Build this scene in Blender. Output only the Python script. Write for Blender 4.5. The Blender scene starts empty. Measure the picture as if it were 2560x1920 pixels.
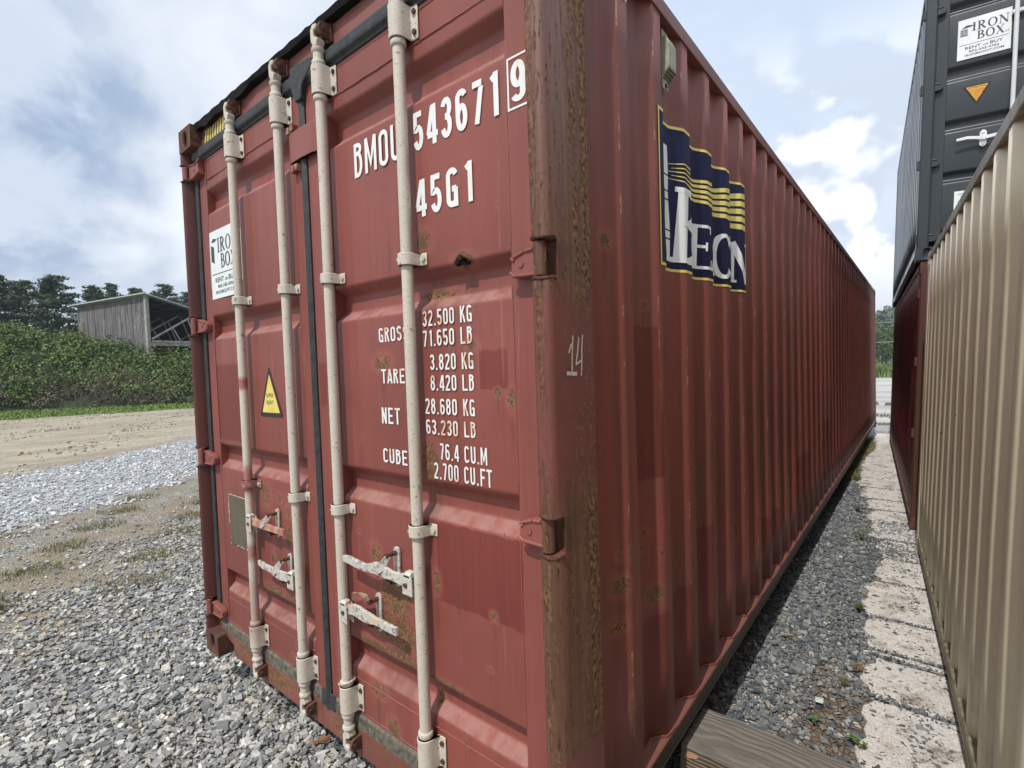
import bpy, bmesh, math, random
import numpy as np
from mathutils import Vector, Matrix
rnd = random.Random(7)
S = bpy.context.scene
COL = S.collection
PI = math.pi
GZ = -0.2                      # ground level; z = 0 is the underside of the red container

# ------------------------------------------------------------------ camera
cam = bpy.data.cameras.new("camera"); co = bpy.data.objects.new("camera", cam); COL.objects.link(co)
yaw, pitch, roll = 0.6818, -0.0366, -0.0327
fw = Vector((-math.sin(yaw)*math.cos(pitch), math.cos(yaw)*math.cos(pitch), math.sin(pitch)))
r0 = Vector((math.cos(yaw), math.sin(yaw), 0)); u0 = r0.cross(fw)
rt = r0*math.cos(roll) + u0*math.sin(roll); up = -r0*math.sin(roll) + u0*math.cos(roll)
M = Matrix.Identity(4)
for i in range(3):
    M[i][0] = rt[i]; M[i][1] = up[i]; M[i][2] = -fw[i]
CP = Vector((0.732, -1.0625, 1.5561)); M.translation = CP
co.matrix_world = M
cam.sensor_width = 36; cam.lens = 36*1258.2/2560; cam.clip_start = 0.02; cam.clip_end = 3000
S.camera = co

# ------------------------------------------------------------------ light
SUN = Vector((0.05, -0.65, 1.0)).normalized()
W = bpy.data.worlds.new("World"); W.cycles.sampling_method = 'MANUAL'; W.cycles.sample_map_resolution = 512; S.world = W; W.use_nodes = True
sun = bpy.data.lights.new("sun", 'SUN'); sun.energy = 3.0; sun.angle = math.radians(0.9); sun.color = (1, .96, .9)
so = bpy.data.objects.new("sun", sun); COL.objects.link(so); so.rotation_euler = SUN.to_track_quat('Z', 'Y').to_euler()
S.view_settings.view_transform = 'Standard'; S.view_settings.look = 'None'
S.view_settings.exposure = 0.29; S.view_settings.gamma = 1; S.view_settings.use_curve_mapping = False
S.cycles.max_bounces = 5; S.cycles.diffuse_bounces = 3

# ------------------------------------------------------------------ node helper
class N:
    def __init__(s, tree):
        s.t = tree
    def n(s, typ, **kw):
        x = s.t.nodes.new(typ)
        for k, v in kw.items(): setattr(x, k, v)
        return x
    def l(s, a, b): s.t.links.new(a, b)
    def put(s, sock, v):
        if isinstance(v, bpy.types.NodeSocket): s.l(v, sock)
        elif isinstance(v, (tuple, list)) and len(v) == 3 and sock.type == 'RGBA': sock.default_value = (*v, 1)
        else: sock.default_value = v
    def m(s, op, a, b=0.0, c=None, clamp=False):
        x = s.n('ShaderNodeMath', operation=op, use_clamp=clamp)
        s.put(x.inputs[0], a); s.put(x.inputs[1], b)
        if c is not None: s.put(x.inputs[2], c)
        return x.outputs[0]
    def vm(s, op, a, b=(0, 0, 0), out=0):
        x = s.n('ShaderNodeVectorMath', operation=op); s.put(x.inputs[0], a)
        if op == 'SCALE': s.put(x.inputs[3], b)
        else: s.put(x.inputs[1], b)
        return x.outputs[out]
    def ss(s, v, lo, hi, a=0.0, b=1.0):
        x = s.n('ShaderNodeMapRange', interpolation_type='SMOOTHSTEP')
        s.put(x.inputs['Value'], v); s.put(x.inputs['From Min'], lo); s.put(x.inputs['From Max'], hi)
        s.put(x.inputs['To Min'], a); s.put(x.inputs['To Max'], b)
        return x.outputs[0]
    def noise(s, vec, scale=1.0, detail=4.0, rough=.55, dist=0.0, col=False, stretch=None):
        if stretch is not None: vec = s.vm('MULTIPLY', vec, stretch)
        x = s.n('ShaderNodeTexNoise'); s.put(x.inputs['Vector'], vec)
        x.inputs['Scale'].default_value = scale; x.inputs['Detail'].default_value = detail
        x.inputs['Roughness'].default_value = rough; x.inputs['Distortion'].default_value = dist
        return x.outputs['Color' if col else 'Fac']
    def vor(s, vec, scale, feature='F1', out='Distance', rand=1.0):
        x = s.n('ShaderNodeTexVoronoi', feature=feature); s.put(x.inputs['Vector'], vec)
        x.inputs['Scale'].default_value = scale; x.inputs['Randomness'].default_value = rand
        return x.outputs[out]
    def mix(s, f, a, b, mode='MIX'):
        x = s.n('ShaderNodeMix', data_type='RGBA', blend_type=mode)
        s.put(x.inputs[0], f); s.put(x.inputs[6], a); s.put(x.inputs[7], b)
        return x.outputs[2]
    def sep(s, v):
        x = s.n('ShaderNodeSeparateXYZ'); s.l(v, x.inputs[0]); return x.outputs
    def comb(s, a, b, c):
        x = s.n('ShaderNodeCombineXYZ')
        for i, v in enumerate((a, b, c)): s.put(x.inputs[i], v)
        return x.outputs[0]
    def obj(s): return s.n('ShaderNodeTexCoord').outputs['Object']
    def attr(s, name): return s.n('ShaderNodeAttribute', attribute_name=name).outputs

def material(name):
    m = bpy.data.materials.new(name); m.use_nodes = True
    t = m.node_tree; k = N(t); b = t.nodes['Principled BSDF']
    return m, k, b
def finish(k, b, col, rough=.6, bump=None, dist=.002, strength=1.0, metal=0.0, spec=None):
    k.put(b.inputs['Base Color'], col); k.put(b.inputs['Roughness'], rough); k.put(b.inputs['Metallic'], metal)
    if spec is not None: k.put(b.inputs['Specular IOR Level'], spec)
    if bump is not None:
        x = k.n('ShaderNodeBump'); k.put(x.inputs['Height'], bump)
        x.inputs['Distance'].default_value = dist; x.inputs['Strength'].default_value = strength
        k.l(x.outputs[0], b.inputs['Normal'])

# ------------------------------------------------------------------ world: sky and clouds
def build_world():
    k = N(W.node_tree); t = W.node_tree
    bg = t.nodes['Background']; bg.inputs['Strength'].default_value = .105
    sky = k.n('ShaderNodeTexSky', sky_type='NISHITA'); sky.sun_disc = False
    sky.sun_elevation = math.asin(SUN.z); sky.sun_rotation = math.atan2(SUN.x, SUN.y)
    sky.air_density = 1.2; sky.dust_density = 2.0; sky.ozone_density = 1.2
    d = k.n('ShaderNodeTexCoord').outputs['Generated']
    x, y, z = k.sep(d)
    zc = k.m('MAXIMUM', z, 0.0)
    h = k.m('ADD', zc, .42)
    p = k.comb(k.m('DIVIDE', x, h), k.m('DIVIDE', y, h), k.m('MULTIPLY', z, .7))
    warp = k.noise(p, 1.3, 3, .5, col=True)
    pw = k.vm('ADD', p, k.vm('SCALE', k.vm('SUBTRACT', warp, (.5, .5, .5)), .55))
    big = k.noise(pw, .95, 3, .5)
    mid = k.noise(pw, 2.6, 5, .54)
    fine = k.noise(pw, 7.0, 4, .57)
    dn_ = k.vm('SUBTRACT', k.noise(d, 4.0, 4, .55, col=True), (.5, .5, .5))
    def toward(az, el, r0, r1):      # 1 near a bearing (degrees right of +y, degrees up)
        a_, e_ = math.radians(az), math.radians(el)
        v = (math.sin(a_)*math.cos(e_), math.cos(a_)*math.cos(e_), math.sin(e_))
        d_ = k.vm('DISTANCE', k.vm('ADD', d, k.vm('SCALE', dn_, .34)), v, out=1)
        return k.ss(d_, r1, r0)
    # high veil: pale, with blue-grey cloud bases
    c = k.mix(k.ss(mid, .36, .64), (6.1, 6.8, 7.7), (8.3, 8.6, 9.0))
    base = k.ss(k.m('ADD', k.m('MULTIPLY', big, .75), k.m('MULTIPLY', fine, .25)), .50, .60)
    c = k.mix(k.m('MULTIPLY', base, .8), c, (4.6, 5.5, 6.9))
    # a bank of grey bases over the trees to the west, brighter heap beside it
    g1 = k.m('MAXIMUM', toward(-84, 20, .08, .42), k.m('MULTIPLY', toward(-84, 7, .0, .20), .9))
    c = k.mix(k.m('MULTIPLY', g1, k.ss(fine, .05, .42)), c, k.mix(k.ss(k.m('ADD', k.m('MULTIPLY', mid, .6), k.m('MULTIPLY', fine, .4)), .42, .58), (3.1, 4.0, 5.6), (5.9, 6.6, 7.7)))
    c = k.mix(k.m('MULTIPLY', toward(-71, 14, .02, .13), .85), c, (9.6, 9.8, 10.0))
    # thin blue gap to the north with heaped clouds under it
    gap = toward(0, 34, .22, .62)
    c = k.mix(k.m('MULTIPLY', gap, .8), c, k.mix(k.ss(zc, .2, .7), (6.4, 7.4, 8.7), (5.7, 6.8, 8.5)))
    heap = k.m('MULTIPLY', k.ss(k.m('ADD', k.noise(k.vm('MULTIPLY', d, (1, 1, 1.25)), 5.0, 6, .52), k.m('MULTIPLY', toward(-5.5, 17, .05, .26), .13)), .53, .565), k.ss(zc, .52, .34))
    lowd = k.noise(k.vm('MULTIPLY', d, (1, 1, 1.25)), 5.0, 4, .5); lowu = k.noise(k.vm('ADD', k.vm('MULTIPLY', d, (1, 1, 1.25)), (.03, 0, .05)), 5.0, 4, .5)
    hc = k.mix(k.ss(k.m('SUBTRACT', lowd, lowu), -.045, .045), (6.0, 6.7, 7.8), (9.7, 9.8, 10.0))
    hc = k.mix(k.m('MULTIPLY', k.ss(zc, .16, .06), .7), hc, (6.6, 7.4, 8.6))
    c = k.mix(k.m('MULTIPLY', heap, toward(2, 14, .55, .95)), c, hc)
    c = k.mix(.12, c, sky.outputs[0])
    c = k.mix(k.m('MULTIPLY', k.ss(zc, .09, .0), .75), c, (7.2, 8.0, 8.9))
    c = k.mix(k.ss(z, 0.0, -.04), c, (2.2, 2.1, 1.9))
    k.l(c, bg.inputs['Color'])
build_world()

# ------------------------------------------------------------------ mesh helpers
class MB:
    def __init__(s): s.v = []; s.f = []; s.g = []
    def add(s, vs, fs):
        s.g.append((len(s.v), len(s.f)))
        o = len(s.v); s.v += [tuple(v) for v in vs]; s.f += [tuple(i+o for i in f) for f in fs]; return s
    def box(s, x0, x1, y0, y1, z0, z1):
        vs = [(x, y, z) for x in (x0, x1) for y in (y0, y1) for z in (z0, z1)]
        return s.add(vs, [(0, 1, 3, 2), (4, 6, 7, 5), (0, 4, 5, 1), (2, 3, 7, 6), (0, 2, 6, 4), (1, 5, 7, 3)])
    def hexa(s, p):   # p: 8 points, bottom 4 ccw then top 4
        return s.add(p, [(3, 2, 1, 0), (4, 5, 6, 7), (0, 1, 5, 4), (1, 2, 6, 5), (2, 3, 7, 6), (3, 0, 4, 7)])
    def prism(s, poly, axis, a, b):
        """poly: 2D points (the two other axes in order), extruded along axis from a to b"""
        def P(u, v, w): return {'x': (w, u, v), 'y': (u, w, v), 'z': (u, v, w)}[axis]
        n = len(poly)
        vs = [P(u, v, a) for u, v in poly] + [P(u, v, b) for u, v in poly]
        fs = [tuple(range(n))[::-1], tuple(range(n, 2*n))]
        fs += [(i, (i+1) % n, n+(i+1) % n, n+i) for i in range(n)]
        return s.add(vs, fs)
    def lathe(s, prof, cx, cy, cz=0, n=16, axis='z'):
        """prof: (r, h) pairs"""
        vs = []
        for r, h in prof:
            for i in range(n):
                a = 2*PI*i/n; c, q = r*math.cos(a), r*math.sin(a)
                vs.append({'z': (cx+c, cy+q, cz+h), 'y': (cx+c, cy+h, cz+q), 'x': (cx+h, cy+c, cz+q)}[axis])
        fs = [(j*n+i, j*n+(i+1) % n, (j+1)*n+(i+1) % n, (j+1)*n+i) for j in range(len(prof)-1) for i in range(n)]
        fs += [tuple(range(n))[::-1], tuple(range((len(prof)-1)*n, len(prof)*n))]
        return s.add(vs, fs)
    def cyl(s, p, q, r, n=8, r2=None):
        p = Vector(p); q = Vector(q); d = (q-p).normalized(); r2 = r if r2 is None else r2
        a = d.orthogonal().normalized(); b = d.cross(a)
        vs = [p+(a*math.cos(2*PI*i/n)+b*math.sin(2*PI*i/n))*r for i in range(n)] + [q+(a*math.cos(2*PI*i/n)+b*math.sin(2*PI*i/n))*r2 for i in range(n)]
        return s.add(vs, [tuple(range(n))[::-1], tuple(range(n, 2*n))] + [(i, (i+1) % n, n+(i+1) % n, n+i) for i in range(n)])
    def bar(s, pts, hz, hy):
        """flat bar through (x,y,z) points: half height hz, half thickness hy (scalars or per point)"""
        n = len(pts)
        HZ = hz if isinstance(hz, (list, tuple)) else [hz]*n
        HY = hy if isinstance(hy, (list, tuple)) else [hy]*n
        vs = []
        for i, p in enumerate(pts):
            a = Vector(pts[max(i-1, 0)]); b = Vector(pts[min(i+1, n-1)]); d = (b-a).normalized()
            side = Vector((-d.y, d.x, 0)).normalized() if abs(d.x)+abs(d.y) > 1e-4 else Vector((0, 1, 0))
            upv = side.cross(d).normalized()
            P = Vector(p)
            vs += [P+side*HY[i]+upv*HZ[i], P-side*HY[i]+upv*HZ[i], P-side*HY[i]-upv*HZ[i], P+side*HY[i]-upv*HZ[i]]
        fs = [(0, 1, 2, 3), tuple(4*(n-1)+j for j in (3, 2, 1, 0))]
        fs += [(4*i+j, 4*i+4+j, 4*i+4+(j+1) % 4, 4*i+(j+1) % 4) for i in range(n-1) for j in range(4)]
        return s.add(vs, fs)
    def build(s, name, mat, parent=None, bevel=0, smooth=False, seg=2, label=None, kind=None, split=False):
        if split:      # every added shape becomes an object of its own
            g = s.g+[(len(s.v), len(s.f))]; o = None
            for (v0, f0), (v1, f1) in zip(g, g[1:]):
                q = MB(); q.v = s.v[v0:v1]; q.f = [tuple(i-v0 for i in f) for f in s.f[f0:f1]]
                o = q.build(name, mat, parent, bevel, smooth, seg, label)
            return o
        me = bpy.data.meshes.new(name); me.from_pydata(s.v, [], s.f); me.update()
        bm = bmesh.new(); bm.from_mesh(me); bmesh.ops.recalc_face_normals(bm, faces=bm.faces); bm.to_mesh(me); bm.free()
        o = link(name, me, mat, parent, bevel, smooth, seg, label)
        if kind: o['kind'] = kind
        return o
def link(name, me, mat, parent=None, bevel=0, smooth=False, seg=2, label=None):
    o = bpy.data.objects.new(name, me); COL.objects.link(o)
    if mat and not me.materials: me.materials.append(mat)
    if parent is not None: o.parent = parent
    if smooth:
        me.polygons.foreach_set('use_smooth', [True]*len(me.polygons))
        try: me.set_sharp_from_angle(angle=math.radians(38))
        except Exception: pass
    if bevel:
        b = o.modifiers.new('bevel', 'BEVEL'); b.width = bevel; b.segments = seg; b.limit_method = 'ANGLE'; b.angle_limit = math.radians(35)
        b.harden_normals = False
    if label: o['label'] = label
    return o
def tag(o, label, cat, group=None, kind=None):
    if label: o['label'] = label
    if cat: o['category'] = cat
    if group: o['group'] = group
    if kind: o['kind'] = kind
    return o
def empty(name, loc=(0, 0, 0), rot=(0, 0, 0)):
    o = bpy.data.objects.new(name, None); COL.objects.link(o); o.location = loc; o.rotation_euler = rot; return o

# ------------------------------------------------------------------ materials
def patch_field(k, u, v, lst, nz, amp=.9):
    """smallest distorted elliptical distance over patches (cu, cv, ru, rv)"""
    best = None
    for cu, cv, ru, rv in lst:
        a = k.m('MULTIPLY', k.m('SUBTRACT', u, cu), 1/max(ru, .003)); b = k.m('MULTIPLY', k.m('SUBTRACT', v, cv), 1/max(rv, .003))
        d = k.m('SQRT', k.m('ADD', k.m('MULTIPLY', a, a), k.m('MULTIPLY', b, b)))
        best = d if best is None else k.m('MINIMUM', best, d)
    if nz is None: return best
    return k.m('ADD', best, k.m('MULTIPLY', k.m('SUBTRACT', nz, .5), amp*2))
def rect_field(k, u, v, lst, nz, amp=.01):
    best = None
    for cu, cv, ru, rv in lst:
        d = k.m('MAXIMUM', k.m('SUBTRACT', k.m('ABSOLUTE', k.m('SUBTRACT', u, cu)), ru), k.m('SUBTRACT', k.m('ABSOLUTE', k.m('SUBTRACT', v, cv)), rv))
        best = d if best is None else k.m('MINIMUM', best, d)
    return k.m('ADD', best, k.m('MULTIPLY', k.m('SUBTRACT', nz, .5), amp*2))

def paint(name, base, dark, plane='xz', rust=(), rects=(), rectcol=(.23, .025, .018), streak=.35, general=.0, rough=.48, rustamp=.55,
          edge=None, chip=.0, mold=None, patch2=(), patch2col=None, halo=True, spec=.5, pale_ledges=False, foldlight=False):
    m, k, b = material(name)
    o = k.obj(); x, y, z = k.sep(o)
    u = x if plane == 'xz' else y
    big = k.noise(o, 1.3, 3, .6)
    st = k.noise(o, 1, 5, .6, stretch=(26, 26, .55))
    st2 = k.noise(o, 1, 3, .5, stretch=(7, 7, .25))
    fine = k.noise(o, 90, 2, .6)
    nz = k.noise(o, 28, 5, .75)
    nzb = k.noise(o, 9, 4, .6)
    col = k.mix(k.ss(big, .3, .7), base, dark)
    col = k.mix(k.m('MULTIPLY', k.ss(st, .45, .75), streak), col, tuple(c*.62+.01 for c in dark))
    col = k.mix(k.m('MULTIPLY', k.ss(st2, .52, .74), streak*.6), col, tuple(min(1, c*1.22+.012) for c in base))
    col = k.mix(k.m('MULTIPLY', k.ss(fine, .35, .75), .16), col, tuple(c*.7 for c in base))
    # chalky bloom and small scuffs
    scuff = k.m('MULTIPLY', k.ss(k.noise(o, 1, 6, .7, stretch=(60, 60, 9)), .66, .72), k.ss(nzb, .5, .62))
    col = k.mix(k.m('MULTIPLY', scuff, .45), col, tuple(min(1, c*1.6+.05) for c in base))
    rgh = k.m('ADD', rough, k.m('MULTIPLY', k.m('SUBTRACT', big, .5), .25))
    bump = k.m('ADD', k.m('MULTIPLY', k.noise(o, 5, 2, .5), .9), k.m('MULTIPLY', k.noise(o, 55, 2, .7), .10))
    if foldlight:   # bare, pale scratches along the proud folds
        ph = k.m('FRACT', k.m('MULTIPLY', k.m('SUBTRACT', y, .500), 1/.278)); e_ = k.m('MINIMUM', ph, k.m('ABSOLUTE', k.m('SUBTRACT', ph, .741)))
        fm = k.m('MULTIPLY', k.ss(e_, .022, .006), k.ss(k.noise(o, 1, 6, .75, stretch=(4, 4, 9)), .54, .62))
        col = k.mix(k.m('MULTIPLY', fm, .75), col, (.42, .25, .17))
    if rects:
        rf = rect_field(k, u, z, rects, k.noise(o, 1, 3, .5, stretch=(40, 40, 6)), .012)
        rm = k.ss(rf, .004, -.002)
        brush = k.noise(o, 1, 4, .6, stretch=(170, 170, 3))
        rc = k.mix(k.ss(brush, .35, .7), rectcol, tuple(c*.72 for c in rectcol))
        col = k.mix(k.m('MULTIPLY', rm, .75), col, rc)
    if patch2:
        pm = k.ss(patch_field(k, u, z, patch2, nzb, .5), 1.05, .9)
        col = k.mix(pm, col, patch2col)
    if pale_ledges:      # paler, rougher tone on ledges that face up, broken by noise
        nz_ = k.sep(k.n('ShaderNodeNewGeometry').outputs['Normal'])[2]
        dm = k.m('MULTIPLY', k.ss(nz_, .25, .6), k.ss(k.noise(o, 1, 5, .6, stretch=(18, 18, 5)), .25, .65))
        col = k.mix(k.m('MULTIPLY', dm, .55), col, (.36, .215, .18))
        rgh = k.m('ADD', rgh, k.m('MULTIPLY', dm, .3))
        # rain-washed runs
        run = k.m('MULTIPLY', k.ss(k.noise(o, 1, 5, .7, stretch=(60, 60, 1.1)), .58, .66), k.ss(k.noise(o, 3, 3, .5), .46, .60))
        col = k.mix(k.m('MULTIPLY', run, .35), col, (.36, .17, .14))
        run = k.m('MULTIPLY', k.ss(k.noise(k.vm('ADD', o, (3, 1, 2)), 1, 5, .7, stretch=(45, 45, .8)), .60, .68), k.ss(k.noise(o, 2.2, 3, .5), .50, .62))
        col = k.mix(k.m('MULTIPLY', run, .45), col, (.08, .035, .024))
    rustc = k.mix(k.ss(k.noise(o, 120, 3, .7), .36, .60), (.055, .026, .014), (.29, .135, .060))
    rustc = k.mix(k.ss(k.noise(o, 22, 3, .6), .45, .62), rustc, (.125, .070, .038))
    masks = []
    if rust:
        raw = patch_field(k, u, z, rust, None)
        f = k.m('ADD', raw, k.m('MULTIPLY', k.m('SUBTRACT', nz, .5), rustamp*3))
        if halo:
            hm = k.ss(f, 1.8, 1.0)
            col = k.mix(k.m('MULTIPLY', hm, .33), col, tuple(min(1, c*1.25+.03) for c in base))
        masks.append(k.m('MULTIPLY', k.ss(f, 1.02, .80), k.m('MAXIMUM', k.ss(k.noise(o, 95, 4, .75), .42, .50), k.ss(f, .75, .45))))
        # drip stains under each patch
        f2 = patch_field(k, u, k.m('MULTIPLY', k.m('ADD', z, .0), 1.0), [(a, bb-2.6*d, c*.45, d*2.8) for a, bb, c, d in rust], st, .8)
        col = k.mix(k.m('MULTIPLY', k.ss(f2, 1.1, .3), .30), col, (.07, .035, .02))
    if general:
        masks.append(k.m('MULTIPLY', k.ss(k.m('ADD', k.m('MULTIPLY', nz, .5), k.m('MULTIPLY', nzb, .5)), .70-general*.2, .73-general*.2), 1.0))
    if edge is not None: masks.append(edge(k, o, x, y, z, nz, nzb, st))
    if chip:
        masks.append(k.m('MULTIPLY', k.ss(k.noise(o, 55, 3, .6), .74-chip, .77-chip), k.ss(nzb, .5, .56)))
    if mold:
        mm = k.m('MULTIPLY', k.ss(z, mold[0], mold[1]), k.ss(k.m('ADD', k.m('MULTIPLY', st, .6), k.m('MULTIPLY', nzb, .4)), .36, .64))
        col = k.mix(k.m('MULTIPLY', mm, .8), col, mold[2])
    rgt = rgh
    if masks:
        mk = masks[0]
        for q in masks[1:]: mk = k.m('MAXIMUM', mk, q)
        col = k.mix(mk, col, rustc)
        rgt = k.m('ADD', rgh, k.m('MULTIPLY', mk, .4), clamp=True)
    finish(k, b, col, rgt, bump, .004, .8, spec=spec)
    return m

RED = (.27, .086, .068); REDD = (.215, .070, .056)
door_rust = [(-.80, .60, .10, .05), (-.70, .78, .045, .06), (-.527, 1.97, .03, .036), (-.35, 1.885, .035, .020), (-.51, 1.80, .075, .016), (-.774, 1.583, .040, .026), (-.329, 1.623, .022, .018), (-.23, 1.48, .011, .012),
 (-.178, 1.455, .014, .03), (-.538, 1.241, .044, .055), (-.861, .871, .026, .032), (-.755, .72, .075, .085), (-.72, .60, .075, .06), (-.86, .50, .13, .024), (-.735, .512, .12, .022),
 (-.276, .796, .012, .014), (-.798, .201, .03, .045), (-.528, .838, .016, .033), (-.503, .498, .07, .011), (-.57, .404, .018, .02)]
door_rust_l = [(-1.75, .977, .040, .052), (-1.607, .974, .022, .02), (-1.531, .903, .026, .032),
 (-1.533, .806, .036, .048), (-1.694, .667, .016, .022), (-1.692, .512, .11, .022), (-1.539, .508, .07, .018), (-1.53, .23, .026, .016), (-1.321, 1.60, .006, .04), (-1.30, .60, .005, .02)]
door_rust = [(a, b, c*1.25, d*1.2) for a, b, c, d in door_rust]+[(-.42, .33, .010, .016), (-.25, .30, .008, .02), (-.30, .62, .012, .010), (-.92, 1.30, .010, .012), (-.96, .93, .014, .010), (-.40, 2.30, .006, .008), (-.21, 2.02, .006, .010), (-.88, .335, .05, .030), (-.60, .175, .03, .020)]
door_rust_l = [(a, b, c*1.3, d*1.2) for a, b, c, d in door_rust_l]+[(-1.45, .36, .02, .014), (-1.65, .60, .012, .02), (-2.05, .40, .03, .02), (-1.50, .30, .015, .02)]
def weld_edges(k, o, x, y, z, nz, nzb, st):   # flecks along the panel welds
    a = None
    for xc in (-.163, -1.057, -1.333, -2.245):
        d = k.m('ABSOLUTE', k.m('SUBTRACT', x, xc)); a = d if a is None else k.m('MINIMUM', a, d)
    return k.m('MULTIPLY', k.ss(a, .006, .002), k.ss(k.noise(o, 1, 5, .7, stretch=(10, 10, 34)), .60, .66))
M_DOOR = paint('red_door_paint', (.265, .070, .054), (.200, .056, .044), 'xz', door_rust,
               [(-.338, .913, .179, .133), (-.245, 1.546, .053, .056), (-1.172, 1.503, .022, .085)], (.175, .028, .022), streak=.42, chip=.05, pale_ledges=True, edge=weld_edges)
M_DOORL = paint('red_door_paint_left', (.255, .068, .053), (.195, .055, .043), 'xz', door_rust_l, [(-2.11, 1.41, .14, .2)], (.165, .026, .021), streak=.42, chip=.05, pale_ledges=True, edge=weld_edges)
side_rust = [(.367, 1.94, .03, .019), (.576, 2.647, .007, .005), (.31, 1.289, .012, .012), (.388, .925, .016, .013), (.433, .928, .012, .016),
 (.389, .832, .042, .027), (.376, .703, .045, .021), (.425, .418, .014, .028), (.616, .934, .022, .016), (.597, .887, .015, .012), (.702, .848, .014, .009), (.668, .699, .045, .026),
 (1.151, .188, .044, .017), (.641, 1.755, .026, .012), (.634, 1.626, .01, .005), (1.02, 1.1, .012, .012), (2.0, 1.0, .02, .03), (1.75, .62, .015, .05)]
side_rect = [(.665, .40, .071, .22), (.940, .403, .075, .223), (2.368, .349, .142, .201), (2.658, .353, .14, .19), (.616, 1.25, .111, .12), (.634, 1.50, .07, .18), (3.6, .5, .3, .25), (4.9, .6, .25, .3), (1.22, .5, .06, .3)]
def side_scratch(k, o, x, y, z, nz, nzb, st):
    # worn lines on the outer folds of the corrugation
    ph = k.m('FRACT', k.m('MULTIPLY', k.m('SUBTRACT', y, .500), 1/.278))
    e = k.m('MINIMUM', ph, k.m('SUBTRACT', 1.0, ph))
    return k.m('MULTIPLY', k.ss(e, .020, .008), k.ss(k.noise(o, 1, 6, .7, stretch=(3, 3, 5)), .60, .66))
side_rust = [(a, b, c*.95, d*1.35) for a, b, c, d in side_rust]
M_SIDE = paint('red_side_paint', (.240, .062, .046), (.170, .060, .044), 'yz', side_rust, side_rect, (.155, .032, .025), streak=.7, foldlight=True, edge=side_scratch, rough=.52, spec=.35)
M_RAIL = paint('red_rail_paint', (.24, .088, .072), (.175, .068, .056), 'yz', general=.25, streak=.3, rough=.5)
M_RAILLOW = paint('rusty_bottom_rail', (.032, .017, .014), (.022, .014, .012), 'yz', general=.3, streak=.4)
M_FRAME = paint('red_frame_paint', (.22, .055, .044), (.16, .042, .034), 'xz', general=.32, streak=.3)
M_HEADER = paint('red_header_paint', (.25, .078, .064), (.20, .064, .052), 'xz', general=.12, streak=.2)
M_HINGE = paint('hinge_paint', (.27, .082, .066), (.21, .066, .053), 'xz', general=.15, streak=.1)
def rusty(name, a=(.075, .032, .018), b=(.20, .085, .035), c=(.13, .045, .032), amt=.5):
    m, k, bs = material(name); o = k.obj()
    n1 = k.noise(o, 60, 6, .7); n2 = k.noise(o, 7, 5, .6)
    col = k.mix(k.ss(n1, .35, .65), a, b); col = k.mix(k.ss(n2, .62-amt*.25, .68-amt*.25), c, col)
    finish(k, bs, col, .85, k.m('ADD', k.m('MULTIPLY', n1, .6), k.m('MULTIPLY', n2, .3)), .004, .9)
    return m
M_RUST = rusty('rusty_casting', (.050, .024, .015), (.155, .066, .032), (.085, .032, .024), amt=.75)
M_RUSTDK = rusty('dark_rust', (.035, .018, .012), (.10, .045, .025), (.09, .03, .022))
M_SILL = paint('rusty_sill', (.22, .075, .055), (.17, .058, .04), 'xz', rust=[(-2.05, .1, .12, .04), (-1.7, .08, .18, .06), (-1.1, .085, .10, .06), (-1.45, .09, .05, .04), (-.45, .07, .12, .05)], general=.5, streak=.5, rustamp=.7)
def post_mask(k, o, x, y, z, nz, nzb, st):
    band = k.m('MULTIPLY', k.ss(k.m('ADD', y, k.m('ADD', k.m('MULTIPLY', nzb, .05), k.m('MULTIPLY', k.m('SUBTRACT', k.noise(o, 1, 4, .6, stretch=(14, 14, 2.2)), .5), .22))), .135, .185), k.ss(z, .40, .55))
    wav = k.noise(o, 1, 7, .78, stretch=(70, 70, 11))
    hi = k.m('MULTIPLY', band, k.ss(wav, .40, .46))
    fl = k.m('MULTIPLY', k.ss(k.noise(o, 1, 6, .75, stretch=(80, 80, 9)), .55, .58), k.ss(z, .36, .5))
    nose = k.m('MULTIPLY', k.ss(k.m('ADD', y, k.m('MULTIPLY', x, .6)), .0, -.028), k.ss(k.noise(o, 1, 6, .7, stretch=(60, 60, 4)), .47, .55))
    return k.m('MAXIMUM', hi, fl), k.m('MULTIPLY', nose, k.ss(z, .1, .4))
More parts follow.
